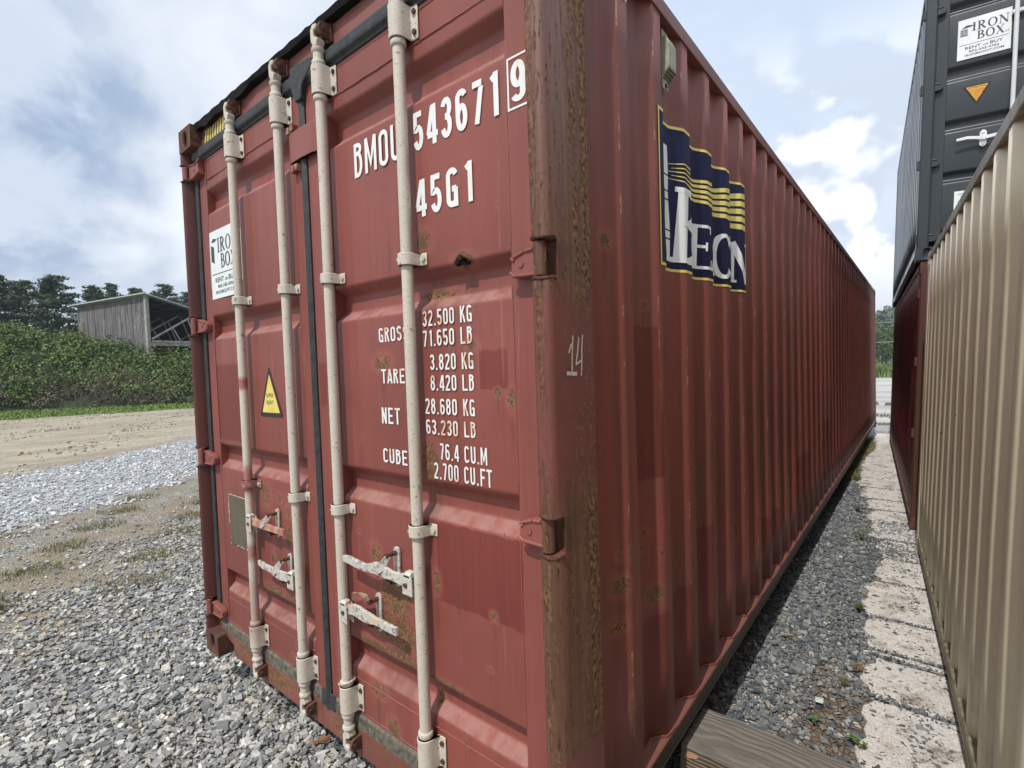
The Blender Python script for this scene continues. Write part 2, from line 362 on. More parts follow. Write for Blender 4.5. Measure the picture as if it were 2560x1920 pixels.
def make_post():
    m, k, b = material('corner_post_paint'); o = k.obj(); x, y, z = k.sep(o)
    st = k.noise(o, 1, 5, .6, stretch=(40, 40, .5)); nzb = k.noise(o, 9, 5, .6); nz = k.noise(o, 60, 6, .7)
    red = k.mix(k.ss(nzb, .3, .7), (.19, .055, .045), (.15, .050, .040))
    brown = k.mix(k.ss(st, .35, .65), (.105, .048, .028), (.20, .082, .056))
    zz = k.m('ADD', z, k.m('MULTIPLY', k.m('SUBTRACT', nzb, .5), .22))
    bm_ = k.m('MAXIMUM', k.ss(zz, 1.74, 1.76), k.m('MULTIPLY', k.ss(zz, 1.30, 1.12), k.ss(zz, .46, .50)))
    up_ = k.ss(zz, 1.9, 2.5)
    brown = k.mix(k.m('MULTIPLY', up_, .6), brown, (.21, .105, .086))
    col = k.mix(bm_, red, brown)
    sl = k.m('MULTIPLY', k.ss(k.noise(o, 1, 3, .6, stretch=(8, 60, 60)), .55, .7), k.ss(z, 1.9, 2.1))
    col = k.mix(k.m('MULTIPLY', sl, .4), col, (.06, .035, .024))
    mk, nose = post_mask(k, o, x, y, z, nz, nzb, st)
    mk = k.m('MULTIPLY', mk, k.m('MAXIMUM', bm_, k.m('MULTIPLY', k.ss(nz, .52, .58), .7)))
    mk = k.m('MAXIMUM', mk, k.m('MULTIPLY', nose, .85))
    rc = k.mix(k.ss(nz, .40, .60), (.040, .020, .010), (.30, .140, .058))
    rc = k.mix(k.ss(st, .45, .65), rc, (.125, .062, .030))
    col = k.mix(mk, col, rc)
    finish(k, b, col, k.m('ADD', .5, k.m('MULTIPLY', mk, .4)), k.m('ADD', k.m('MULTIPLY', nzb, .3), k.m('MULTIPLY', mk, k.m('ADD', .3, nz))), .004, .8)
    return m
M_POST = make_post()
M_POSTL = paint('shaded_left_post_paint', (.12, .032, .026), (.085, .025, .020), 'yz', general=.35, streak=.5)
def simple(name, col, rough=.6, var=.25, scale=20, bump=.0, spec=None, metal=0, stretch=None):
    m, k, b = material(name); o = k.obj()
    n1 = k.noise(o, scale, 6, .65, stretch=stretch)
    c = k.mix(k.ss(n1, .3, .7), tuple(v*(1-var) for v in col), tuple(min(1, v*(1+var)) for v in col))
    finish(k, b, c, rough, n1 if bump else None, .003, bump or 1, spec=spec, metal=metal); return m
def speckled():
    m, k, b = material('speckled_bar_paint'); o = k.obj(); x, y, z = k.sep(o)
    sp = k.noise(o, 170, 4, .8); br = k.noise(o, 40, 5, .7); big = k.noise(o, 3, 3, .5)
    col = k.mix(k.ss(big, .35, .7), (.60, .545, .46), (.54, .49, .41))
    col = k.mix(k.m('MULTIPLY', k.ss(sp, .55, .64), .55), col, (.17, .13, .10))
    col = k.mix(k.m('MULTIPLY', k.ss(br, .60, .68), .8), col, (.14, .07, .045))
    # red overspray on the leftmost bar
    dx = k.m('MULTIPLY', k.m('ADD', x, 1.835), 30.0)
    def spot(zc, r, s): return k.m('MULTIPLY', k.ss(k.m('ADD', k.m('ABSOLUTE', k.m('MULTIPLY', k.m('SUBTRACT', z, zc), 1/r)), k.m('MULTIPLY', k.m('SUBTRACT', br, .5), .8)), 1.0, .3), s)
    left = k.ss(k.m('ABSOLUTE', dx), 1.6, 1.3)
    os_ = k.m('MAXIMUM', k.m('MAXIMUM', spot(1.51, .045, .85), spot(1.04, .10, .8)), k.m('MAXIMUM', spot(.68, .06, .7), spot(.40, .22, .38)))
    col = k.mix(k.m('MULTIPLY', left, os_), col, (.30, .065, .055))
    finish(k, b, col, .62, k.m('ADD', k.m('MULTIPLY', sp, .25), br), .0012, .6); return m
M_BAR = speckled()
def worn_handle(name, base=(.55, .53, .48)):
    m, k, b = material(name); o = k.obj()
    n1 = k.noise(o, 45, 6, .75); n2 = k.noise(o, 160, 4, .7); n3 = k.noise(o, 14, 3, .5)
    col = k.mix(k.ss(n1, .52, .60), base, (.20, .18, .17)); col = k.mix(k.m('MULTIPLY', k.ss(n2, .60, .66), .8), col, (.10, .06, .045))
    col = k.mix(k.m('MULTIPLY', k.ss(n3, .50, .62), .55), col, (.58, .42, .27))
    finish(k, b, col, .5, k.m('ADD', n1, k.m('MULTIPLY', n2, .4)), .002, .7); return m
M_HANDLE = worn_handle('chipped_handle_paint')
M_HANDLEPINK = worn_handle('pink_oversprayed_handle', (.46, .17, .14))
M_REDLATCH = worn_handle('red_latch_paint', (.24, .06, .05))
M_RUBBER = simple('weathered_rubber', (.030, .034, .036), .62, .4, 30, .4)
M_RUBBERGREY = simple('dried_sill_rubber', (.115, .102, .078), .9, .5, 40, .8)
M_BLACK = simple('black_bitumen_edge', (.012, .011, .011), .85, .4, 60, .8, spec=.2)
M_DARK = simple('dark_interior', (.010, .009, .009), .95, .2, spec=0.0)
def white_print(name, col=(.78, .79, .77), wear=.6, stain=(.62, .38, .16)):
    m, k, b = material(name); o = k.obj(); x, y, z = k.sep(o)
    n1 = k.noise(o, 12, 5, .6); n2 = k.noise(o, 120, 4, .7)
    c = k.mix(k.m('MULTIPLY', k.ss(n1, .56, .66), wear), col, stain)
    c = k.mix(k.m('MULTIPLY', k.ss(n2, .66, .7), .4), c, tuple(v*.6 for v in col))
    finish(k, b, c, .5); return m
M_WHITE = white_print('white_marking_vinyl', wear=.15)
M_WHITE2 = white_print('white_marking_stained', wear=.75)
M_CHALK = simple('white_paint_crayon', (.62, .56, .52), .9, .25, 200)
M_SIGNW = simple('white_sign_vinyl', (.74, .77, .78), .4, .05, 8)
M_SIGNG = simple('charcoal_sign_print', (.045, .05, .06), .5, .2)
M_YEL = simple('yellow_sticker', (.72, .58, .14), .45, .12, 15)
M_YELT = simple('small_black_print', (.06, .05, .03), .5, .2)
M_BLKST = simple('black_sticker', (.018, .018, .02), .4, .2)
M_ORANGE = simple('orange_sticker', (.75, .36, .035), .45, .1, 15)
M_NAVY = paint('navy_logo_vinyl', (.010, .010, .056), (.007, .008, .042), 'yz', streak=.15, chip=.02, rough=.55, spec=.2)
def vinyl(name, col):
    m, k, b = material(name); o = k.obj()
    w = k.m('MULTIPLY', k.ss(k.noise(o, 1, 6, .75, stretch=(60, 60, 10)), .62, .67), k.ss(k.noise(o, 5, 3, .5), .48, .58))
    c = k.mix(w, col, (.02, .02, .05)); finish(k, b, c, .45); return m
M_LOGOW = vinyl('white_logo_vinyl', (.82, .82, .79)); M_LOGOY = vinyl('yellow_logo_vinyl', (.80, .62, .15))
M_VENT = simple('olive_vent_plastic', (.33, .31, .23), .55, .25, 12, .3)
M_PLATE = paint('bare_grey_plate', (.155, .135, .085), (.10, .085, .055), 'xz', streak=.6, general=.05)
M_PLATEEDGE = simple('torn_white_edge', (.6, .55, .46), .8, .3, 60)
M_HOLE = M_DARK

# ------------------------------------------------------------------ lettering
class GL:
    """stroke letters laid out as ribbons; each ribbon a hair above the last so none coincide"""
    def __init__(s): s.q = []
    def ribbon(s, pts, w, closed=False):
        P = [Vector((a, b)) for a, b in pts]; n = len(P); L = []; R = []
        for i in range(n):
            if closed: a = P[(i-1) % n]; c = P[(i+1) % n]
            else: a = P[max(i-1, 0)]; c = P[min(i+1, n-1)]
            d1 = (P[i]-a); d2 = (c-P[i])
            if d1.length < 1e-9: d1 = d2
            if d2.length < 1e-9: d2 = d1
            d1 = d1.normalized(); d2 = d2.normalized()
            t = (d1+d2)
            t = t.normalized() if t.length > 1e-6 else d1
            nrm = Vector((-t.y, t.x)); cs = max(.45, nrm.dot(Vector((-d1.y, d1.x))))
            ww = w[i] if isinstance(w, (list, tuple)) else w
            L.append(P[i]+nrm*ww/2/cs); R.append(P[i]-nrm*ww/2/cs)
        m = n if closed else n-1
        s.q.append([(L[i], R[i], R[(i+1) % n], L[(i+1) % n]) for i in range(m)])
def arc(cx, cy, rx, ry, a0, a1, n=8):
    return [(cx+rx*math.cos(math.radians(a0+(a1-a0)*i/n)), cy+ry*math.sin(math.radians(a0+(a1-a0)*i/n))) for i in range(n+1)]
def glyph(ch, w=.46, t=.135):
    l, r, b, T = t/2, w-t/2, t/2, 1-t/2; R = (r-l)/2; c = w/2
    rr = R
    G = {
     '0': [(arc(c, T-rr, R, rr, 0, 180)+arc(c, b+rr, R, rr, 180, 360), 1)],
     '1': [([(c-.10, 1-.16), (c+.04, 1-.07), (c+.04, 1-.07)], 0), ([(c+.04, 1), (c+.04, 0)], 0)],
     '2': [(arc(c, T-rr, R, rr, 175, 0)+[(r, .62), (l+.01, .14), (l, b)]+[(r+.03, b)], 0)],
     '3': [(arc(c, T-.20, R, .20, 160, -70)+[(c-.04, .53)], 0), ([(c-.03, .53)]+arc(c, b+.225, R, .225, 70, -165, 10), 0)],
     '4': [([(r-.04, 0), (r-.04, 1)], 0), ([(r-.09, 1-.02), (l-.02, .27)], 0), ([(l-.05, .245), (w+.02, .245)], 0)],
     '5': [([(r+.02, T), (l+.02, T), (l+.01, .54)]+arc(c, b+.25, R, .25, 125, -160, 12), 0)],
     '6': [(arc(c, b+.255, R, .255, 0, 348, 20), 1), (arc(c, T-rr, R, rr, 15, 180)+[(l, .34)], 0)],
     '7': [([(l-.03, T), (r+.02, T)], 0), ([(r, 1-t), (r-.02, .8), (c-.04, 0)], 0)],
     '8': [(arc(c, T-.20, R*.93, .20, 0, 348, 20), 1), (arc(c, b+.235, R, .235, 0, 348, 20), 1)],
     '9': [(arc(c, T-.255, R, .255, 0, 348, 20), 1), (arc(c, b+rr, R, rr, 195, 360)+[(r, .68)], 0)],
     'A': [([(l-.03, 0), (c-.02, 1)], 0), ([(r+.03, 0), (c+.02, 1)], 0), ([(l+.03, .24), (r-.03, .24)], 0)],
     'B': [([(l, 0), (l, 1)], 0), ([(l, T)]+arc(c-.03, T-rr*.85, R, rr*.85, 90, -90)+[(l, T-rr*1.7)], 0), ([(l, T-rr*1.7)]+arc(c-.02, (T-rr*1.7+b)/2, R+.01, (T-rr*1.7-b)/2, 90, -90)+[(l, b)], 0)],
     'C': [(arc(c, T-rr, R, rr, 5, 180)+arc(c, b+rr, R, rr, 180, 355), 0)],
     'E': [([(l, 0), (l, 1)], 0), ([(l, T), (w, T)], 0), ([(l, .5), (w-.06, .5)], 0), ([(l, b), (w, b)], 0)],
     'F': [([(l, 0), (l, 1)], 0), ([(l, T), (w, T)], 0), ([(l, .5), (w-.06, .5)], 0)],
     'G': [(arc(c, T-rr, R, rr, 10, 180)+arc(c, b+rr, R, rr, 180, 330), 0), ([(r, .0), (r, .48)], 0), ([(c, .46), (r+.02, .46)], 0)],
     'K': [([(l, 0), (l, 1)], 0), ([(r, 1), (l+.04, .45)], 0), ([(l+.12, .58), (r+.02, 0)], 0)],
     'L': [([(l, 0), (l, 1)], 0), ([(l, b), (w, b)], 0)],
     'M': [([(l, 0), (l, 1)], 0), ([(w+.14-l, 0), (w+.14-l, 1)], 0), ([(l+.01, 1), ((w+.14)/2, .25), (w+.14-l-.01, 1)], 0)],
     'N': [([(l, 0), (l, 1)], 0), ([(r, 0), (r, 1)], 0), ([(l, 1), (r, 0)], 0)],
     'O': [(arc(c, T-rr, R, rr, 0, 180)+arc(c, b+rr, R, rr, 180, 360), 1)],
     'R': [([(l, 0), (l, 1)], 0), ([(l, T)]+arc(c-.02, T-rr*.95, R, rr*.95, 90, -90)+[(l, T-rr*1.9)], 0), ([(c-.02, T-rr*1.9), (r+.01, 0)], 0)],
     'S': [(arc(c, T-.205, R, .205, 20, 235, 10)+arc(c, b+.23, R, .23, 55, -160, 12), 0)],
     'T': [([(c, 0), (c, 1)], 0), ([(-.02, T), (w+.02, T)], 0)],
     'U': [([(l, 1)]+arc(c, b+rr, R, rr, 180, 360)+[(r, 1)], 0)],
     '.': [([(c*.4, 0), (c*.4, t)], 0)],
    }
    adv = {'M': w+.14, '1': w*.82, '.': w*.42, ' ': w*.62}.get(ch, w)
    return G.get(ch, []), adv
def stroke_text(txt, u0, u1, v0, v1, w=.44, t=.135, gap=.13):
    """letters fitted to the box; returns list of layers of quads in (u, v)"""
    g = GL(); xs = 0; items = []
    for ch in txt:
        st, adv = glyph(ch, w, t); items.append((st, xs)); xs += adv+gap
    tot = xs-gap; sx = (u1-u0)/tot; sy = v1-v0
    for st, ox in items:
        for pts, closed in st:
            g.ribbon([(p[0]+ox, p[1]) for p in pts], t, closed)
    return [[tuple((u0+p[0]*sx, v0+p[1]*sy) for p in q) for q in layer] for layer in g.q]
def serif_layers(txt, u0, u1, v0, v1, gap=.10, T=.15, th=.055, se=.05):
    """roman capitals with thick and thin strokes and serifs"""
    g = GL()
    def stem(x, a=0, b=1, w=T): g.ribbon([(x, a), (x, b)], w)
    def ser(x, y, w=.30): g.ribbon([(x-w/2, y), (x+w/2, y)], se)
    def diag(a, b, w): g.ribbon([a, b], w)
    def bowl(cx, cy, rx, ry, a0, a1, thick=T, n=18):
        pts = arc(cx, cy, rx, ry, a0, a1, n)
        ws = [th+(thick-th)*abs(math.cos(math.radians(a0+(a1-a0)*i/n)))**1.3 for i in range(n+1)]
        g.ribbon(pts, ws)
    x = 0; lays = []
    for ch in txt:
        n0 = len(g.q); w = .7
        if ch == 'I': stem(.17); ser(.17, .025); ser(.17, .975); w = .34
        elif ch == 'B':
            stem(.15); ser(.12, .025, .24); ser(.12, .975, .24)
            bowl(.24, .755, .25, .22, 90, -90); bowl(.26, .27, .32, .245, 90, -90); w = .66
            g.ribbon([(.15, .975), (.25, .975)], se); g.ribbon([(.15, .53), (.26, .53)], se); g.ribbon([(.15, .025), (.28, .025)], se)
        elif ch == 'R':
            stem(.15); ser(.15, .025); ser(.12, .975, .24); bowl(.24, .745, .27, .23, 90, -90); g.ribbon([(.15, .975), (.25, .975)], se); g.ribbon([(.15, .515), (.25, .515)], se)
            diag((.30, .52), (.62, .02), T); ser(.66, .025, .16); w = .74
        elif ch == 'E':
            stem(.15); ser(.12, .025, .24); g.ribbon([(.15, .975), (.58, .975)], se); g.ribbon([(.15, .51), (.44, .51)], se); g.ribbon([(.15, .025), (.60, .025)], se)
            diag((.575, 1.0), (.575, .82), .05); diag((.60, .0), (.62, .22), .05); diag((.44, .41), (.44, .61), .045); w = .66
        elif ch == 'O' or ch == 'C' or ch == 'c':
            a0, a1 = (0, 360) if ch == 'O' else (38, 322)
            bowl(.38, .5, .31, .475, a0, a1, T, 30)
            if ch != 'O': diag((.63, 1.0), (.63, .70), .045)
            w = .78 if ch == 'O' else .72
        elif ch == 'N':
            stem(.13, w=th); stem(.68, w=th); diag((.10, 1), (.68, 0), T); ser(.13, .025, .22); ser(.08, .975, .2); ser(.68, .975, .24); w = .80
        elif ch == 'X':
            diag((.10, 1), (.60, 0), T); diag((.60, 1), (.08, 0), th); [ser(a, b, .2) for a in (.10, .61) for b in (.025, .975)]; w = .70
        elif ch == 'A':
            diag((.08, 0), (.36, 1), th); diag((.34, 1), (.62, 0), T); g.ribbon([(.18, .34), (.50, .34)], se); ser(.08, .025, .2); ser(.62, .025, .24); w = .72
        for lay in g.q[n0:]: lays.append([tuple((p[0]+x, p[1]) for p in q) for q in lay])
        x += w+gap
    tot = x-gap; sx = (u1-u0)/tot; sy = v1-v0
    return [[tuple((u0+p[0]*sx, v0+p[1]*sy) for p in q) for q in lay] for lay in lays]
def layers_mesh(name, layers, place, mat, parent, step=.00012, label=None):
    """place(u, v, off) -> xyz"""
    mb = MB()
    for i, lay in enumerate(layers):
        for q in lay:
            mb.add([place(a, b, (i % 9)*step) for a, b in q], [(0, 1, 2, 3)])
    me = bpy.data.meshes.new(name); me.from_pydata(mb.v, [], mb.f); me.update()
    return link(name, me, mat, parent, label=label)
def quad_layer(pts): return [[tuple(pts)]]
def font_mesh(name, txt, u0, u1, v0, v1, place, mat, parent, bold=0.0):
    cu = bpy.data.curves.new(name, 'FONT'); cu.body = txt; cu.size = 1; cu.resolution_u = 3; cu.offset = bold
    tmp = bpy.data.objects.new(name, cu); me = bpy.data.meshes.new_from_object(tmp)
    bpy.data.objects.remove(tmp)
    vs = np.array([v.co[:] for v in me.vertices]); lo = vs.min(0); hi = vs.max(0)
    for v in me.vertices:
        a = u0+(v.co.x-lo[0])/(hi[0]-lo[0])*(u1-u0); b = v0+(v.co.y-lo[1])/(hi[1]-lo[1])*(v1-v0)
        v.co = place(a, b, 0)
    me.materials.clear()
    return link(name, me, mat, parent)

# ------------------------------------------------------------------ container pieces (shared)
def ring_hole_face(mb, place, w, h, cx, cy, rx, ry, depth, n=24):
    """rectangular face 0..w x 0..h with an oval hole sunk by depth; place(u,v,d)"""
    per = []
    for i in range(n):
        a = 2*PI*(i+.5)/n; c, s_ = math.cos(a), math.sin(a)
        k = min((w/2)/abs(c) if abs(c) > 1e-6 else 9, (h/2)/abs(s_) if abs(s_) > 1e-6 else 9)
        per.append((w/2+c*k, h/2+s_*k))
    # snap nearest perimeter samples to the corners
    for cxr, cyr in ((0, 0), (w, 0), (w, h), (0, h)):
        j = min(range(n), key=lambda i: (per[i][0]-cxr)**2+(per[i][1]-cyr)**2); per[j] = (cxr, cyr)
    ov = [(cx+rx*math.copysign(abs(math.cos(2*PI*(i+.5)/n))**.8, math.cos(2*PI*(i+.5)/n)), cy+ry*math.copysign(abs(math.sin(2*PI*(i+.5)/n))**.8, math.sin(2*PI*(i+.5)/n))) for i in range(n)]
    vs = [place(u, v, 0) for u, v in per]+[place(u, v, 0) for u, v in ov]+[place(u, v, depth) for u, v in ov]
    fs = [(i, (i+1) % n, n+(i+1) % n, n+i) for i in range(n)]+[(n+i, n+(i+1) % n, 2*n+(i+1) % n, 2*n+i) for i in range(n)]+[tuple(range(2*n, 3*n))]
    mb.add(vs, fs)
def casting(parent, cx, cy, cz, sx, sy, sz, mat, name='corner_casting', label=None):
    """corner casting whose outer corner is (cx,cy,cz); s* give the inward directions"""
    A, B, C = .162*sx, .178*sy, .118*sz
    mb = MB()
    x1, y1, z1 = cx+A, cy+B, cz+C
    # end face (y), side face (x), top/bottom (z) with holes
    ring_hole_face(mb, lambda u, v, d: (cx+u*sx, cy+d*sy, cz+v*sz), .162, .118, .081, .062, .026, .042, .035)
    ring_hole_face(mb, lambda u, v, d: (cx+d*sx, cy+u*sy, cz+v*sz), .178, .118, .089, .059, .045, .027, .035)
    ring_hole_face(mb, lambda u, v, d: (cx+u*sx, cy+v*sy, cz+d*sz), .162, .178, .081, .089, .035, .06, .03)
    mb.add([(x1, cy, cz), (x1, y1, cz), (x1, y1, z1), (x1, cy, z1)], [(0, 1, 2, 3)])
    mb.add([(cx, y1, cz), (x1, y1, cz), (x1, y1, z1), (cx, y1, z1)], [(0, 1, 2, 3)])
    mb.add([(cx, cy, z1), (x1, cy, z1), (x1, y1, z1), (cx, y1, z1)], [(0, 1, 2, 3)])
    me = bpy.data.meshes.new(name); me.from_pydata(mb.v, [], mb.f); me.update()
    bm = bmesh.new(); bm.from_mesh(me); bmesh.ops.remove_doubles(bm, verts=bm.verts, dist=.0004); bmesh.ops.recalc_face_normals(bm, faces=bm.faces); bm.to_mesh(me); bm.free()
    return link(name, me, mat, parent, bevel=.010, seg=3, label=label)
def corr_points(y0, y1, first, pitch, xo, xi, flat=.072, slope=.068):
    """fold points (y, x) of the corrugation; first = far edge of an outer flat"""
    pts = [(y0, xo if False else xi)]
    j = 0; q = []
    s = first-pitch*math.ceil((first-y0)/pitch)
    while s < y1+pitch:
        q += [(s-flat, xo), (s, xo), (s+slope, xi), (s+pitch-flat-slope, xi)]
        s += pitch
    q = sorted(set((round(a, 4), b) for a, b in q if y0+.004 < a < y1-.004))
    def at(y):
        ph = (y-first) % pitch
        if ph > pitch-flat: return xo
        if ph < slope: return xo+(xi-xo)*ph/slope
        if ph < pitch-flat-slope: return xi
        return xi+(xo-xi)*(ph-(pitch-flat-slope))/slope
    return [(y0, at(y0))]+q+[(y1, at(y1))], at
def corr_panel(parent, pts, z0, z1, mat, name='side_panel', fillet=.012, nz=1, flip=False, dent=0, label=None):
    """corrugated sheet along y with rounded folds"""
    P = [pts[0]]
    for i in range(1, len(pts)-1):
        a, b, c = Vector(pts[i-1]), Vector(pts[i]), Vector(pts[i+1])
        da = (a-b); dc = (c-b); f = min(fillet, da.length*.4, dc.length*.4)
        p, r = b+da.normalized()*f, b+dc.normalized()*f
        for t in (0, .33, .67, 1):
            P.append(tuple(p*(1-t)**2+b*2*t*(1-t)+r*t*t))
    P.append(pts[-1])
    n = len(P); vs = []; rr = random.Random(3)
    zz = [z0+(z1-z0)*j/nz for j in range(nz+1)]
    for j, z in enumerate(zz):
        for y, x in P:
            dx = dent*math.sin(z*2.1+y*.9)*math.sin(z*.9+y*2.7)*math.sin(PI*j/nz) if nz > 1 else 0
            vs.append((x+dx, y, z))
    fs = [(j*n+i, j*n+i+1, (j+1)*n+i+1, (j+1)*n+i) for j in range(nz) for i in range(n-1)]
    me = bpy.data.meshes.new(name); me.from_pydata(vs, [], fs); me.update()
    o = link(name, me, mat, parent, smooth=True, label=label)
    m = o.modifiers.new('thick', 'SOLIDIFY'); m.thickness = .003; m.offset = 1 if flip else -1
    return o

def frame_ring(x0, x1, z0, z1, a0, a1, b0, b1, ya, yb):
    mb = MB(); O = [(x0, z0), (x1, z0), (x1, z1), (x0, z1)]; I = [(a0, b0), (a1, b0), (a1, b1), (a0, b1)]
    vs = [(x, ya, z) for x, z in O+I]+[(x, yb, z) for x, z in O+I]; fs = []
    for i in range(4):
        j = (i+1) % 4
        fs += [(i, j, 4+j, 4+i), (8+i, 12+i, 12+j, 8+j), (i, 8+i, 8+j, j), (4+i, 4+j, 12+j, 12+i)]
    return mb.add(vs, fs)
def door_profile(ribs, zb, zt, y0, depth=.040, a=.030, b=.034):
    """(z, y) outline of the pressed door sheet, ribs as (z_top, z_bottom)"""
    p = [(zt, y0)]
    for t, bt in ribs:
        p += [(t, y0), (t-a, y0+depth), (bt+b, y0+depth), (bt, y0)]
    p.append((zb, y0)); return p
def door_sheet(parent, x0, x1, prof, mat, name='pressed_sheet'):
    P = [prof[0]]
    for i in range(1, len(prof)-1):
        a, b, c = Vector(prof[i-1]), Vector(prof[i]), Vector(prof[i+1]); f = min(.010, (a-b).length*.4, (c-b).length*.4)
        p, r = b+(a-b).normalized()*f, b+(c-b).normalized()*f
        for t in (0, .33, .67, 1): P.append(tuple(p*(1-t)**2+b*2*t*(1-t)+r*t*t))
    P.append(prof[-1]); n = len(P); nx = 14; vs = []
    for j in range(nx+1):
        x = x0+(x1-x0)*j/nx
        for z, y in P: vs.append((x, y+.0018*math.sin(x*11+z*4)*math.sin(z*9.1+x*3), z))
    fs = [(j*n+i, (j+1)*n+i, (j+1)*n+i+1, j*n+i+1) for j in range(nx) for i in range(n-1)]
    me = bpy.data.meshes.new(name); me.from_pydata(vs, [], fs); me.update()
    return link(name, me, mat, parent, smooth=True)

def bearing_bracket(bar, x, y, yd, z0, z1, mat, right=True):
    """saddle over the bar with a bolted flange to its right"""
    r = .030; s = 1 if right else -1
    out = [(x-s*r, yd)] + [(x-s*r*math.cos(t), y-r*math.sin(t)) for t in [PI*i/10 for i in range(11)]] + [(x+s*(r+.003), yd-.010), (x+s*(r+.010), yd-.006), (x+s*.060, yd-.006)]
    inn = [(x+s*.060, yd-.0005), (x+s*(r+.006), yd-.0005), (x+s*(r-.005), yd-.004)] + [(x+s*(r-.005)*math.cos(t), y-(r-.005)*math.sin(t)) for t in [PI*i/10 for i in range(11)]] + [(x-s*(r-.005), yd)]
    mb = MB(); mb.prism(out+inn, 'z', z0, z1)
    b = mb.build('bearing_bracket', mat, bar, bevel=.004, smooth=True)
    bo = MB()
    for zz in ((z0+.022, z1-.022) if z1-z0 > .06 else ((z0+z1)/2,)):
        bo.lathe([(.0085, -.013), (.0085, -.006)], x+s*.047, yd, zz, 6, 'y')
        bo.lathe([(.0055, -.0035), (.0055, 0.002)], x-s*.016, y-.0225, zz, 8, 'y')
    bo.build('bracket_bolt', M_RUSTDK if z1-z0 > .06 else M_HANDLE, bar, split=True)
    return b

def locking_bar(parent, x, mat, zs, mids, y=.018, yd=.055, r=.0195, mirror=False, redmid=None, lower_cut=False):
    """zs = (z_top_bracket_hi, lo, z_bottom_bracket_hi, lo)"""
    th, tl, bh, bl = zs
    mb = MB()
    mb.lathe([(r, bl-.06), (r, th+.06)], x, y, 0, 20)
    o = mb.build('locking_bar', mat, parent, smooth=True)
    mb = MB()
    for z in (tl-.010, th+.010, bh+.012, bl-.012):
        mb.lathe([(.0235, z-.010), (.0255, z-.007), (.0255, z+.007), (.0235, z+.010)], x, y, 0, 20)
    mb.lathe([(.021, th+.05), (.025, th+.056), (.025, th+.064), (.017, th+.070)], x, y, 0, 20)
    mb.lathe([(.017, bl-.072), (.025, bl-.066), (.025, bl-.058), (.021, bl-.052)], x, y, 0, 20)
    mb.build('collar', mat, o, smooth=True, split=True)
    bearing_bracket(o, x, y, yd, tl, th, mat); bearing_bracket(o, x, y, yd, bl, bh, mat)
    for m in mids:
        bearing_bracket(o, x, y, yd, m-.020, m+.020, (M_REDLATCH if redmid == m else mat))
    # cam forks at both ends
    for z, s in ((th+.070, 1), (bl-.072, -1)):
        mb = MB()
        mb.prism([(-.013, 0), (.013, 0), (.022, s*.018), (.022, s*.026), (.006, s*.030), (-.004, s*.040), (-.004, s*.060), (.016, s*.064), (.018, s*.078), (-.008, s*.084), (-.024, s*.068), (-.022, s*.024), (-.013, s*.010)][::s], 'y', y-.017, y+.017)
        mb.v = [(x+vx, vy, z+vz) for vx, vy, vz in mb.v] if False else mb.v
        # prism axis y gives (u, w, v) = (x, y, z)
        mb.v = [(x+a, b_, z+c) for a, b_, c in mb.v]
        mb.build('cam_fork', mat, o, bevel=.003)
    return o
def keeper(parent, x, z, s, y=.018, yb=.056):
    mb = MB()
    mb.box(x-.045, x+.045, yb-.010, yb+.001, z-.035, z+.035)
    mb.prism([(yb-.008, z-.030), (yb-.008, z+.030), (y-.012, z+.024), (y-.020, z+.004), (y-.012, z-.020)], 'x', x+.028, x+.042)
    mb.prism([(yb-.008, z-.028), (yb-.008, z+.028), (y+.0, z+.020), (y-.008, z+.004), (y+.0, z-.018)], 'x', x-.044, x-.030)
    mb.cyl((x-.032, y-.001, z), (x+.046, y-.001, z), .0095, 8)
    mb.build('cam_keeper', M_RUST, parent, bevel=.0025)

# ================================================================== RED CONTAINER (the main one)
L, H, WID = 12.192, 2.896, 2.438
red = empty('shipping_container')
tag(red, 'rust-streaked maroon shipping container with closed doors and pale speckled locking bars, nearest in the yard', 'shipping container', 'shipping containers in the yard')
D = .055
for cx, sx in ((0, -1), (-WID, 1)):
    for cy, sy in ((0, 1), (L, -1)):
        for cz, sz in ((0, 1), (H, -1)):
            casting(red, cx, cy, cz, sx, sy, sz, M_RUST)
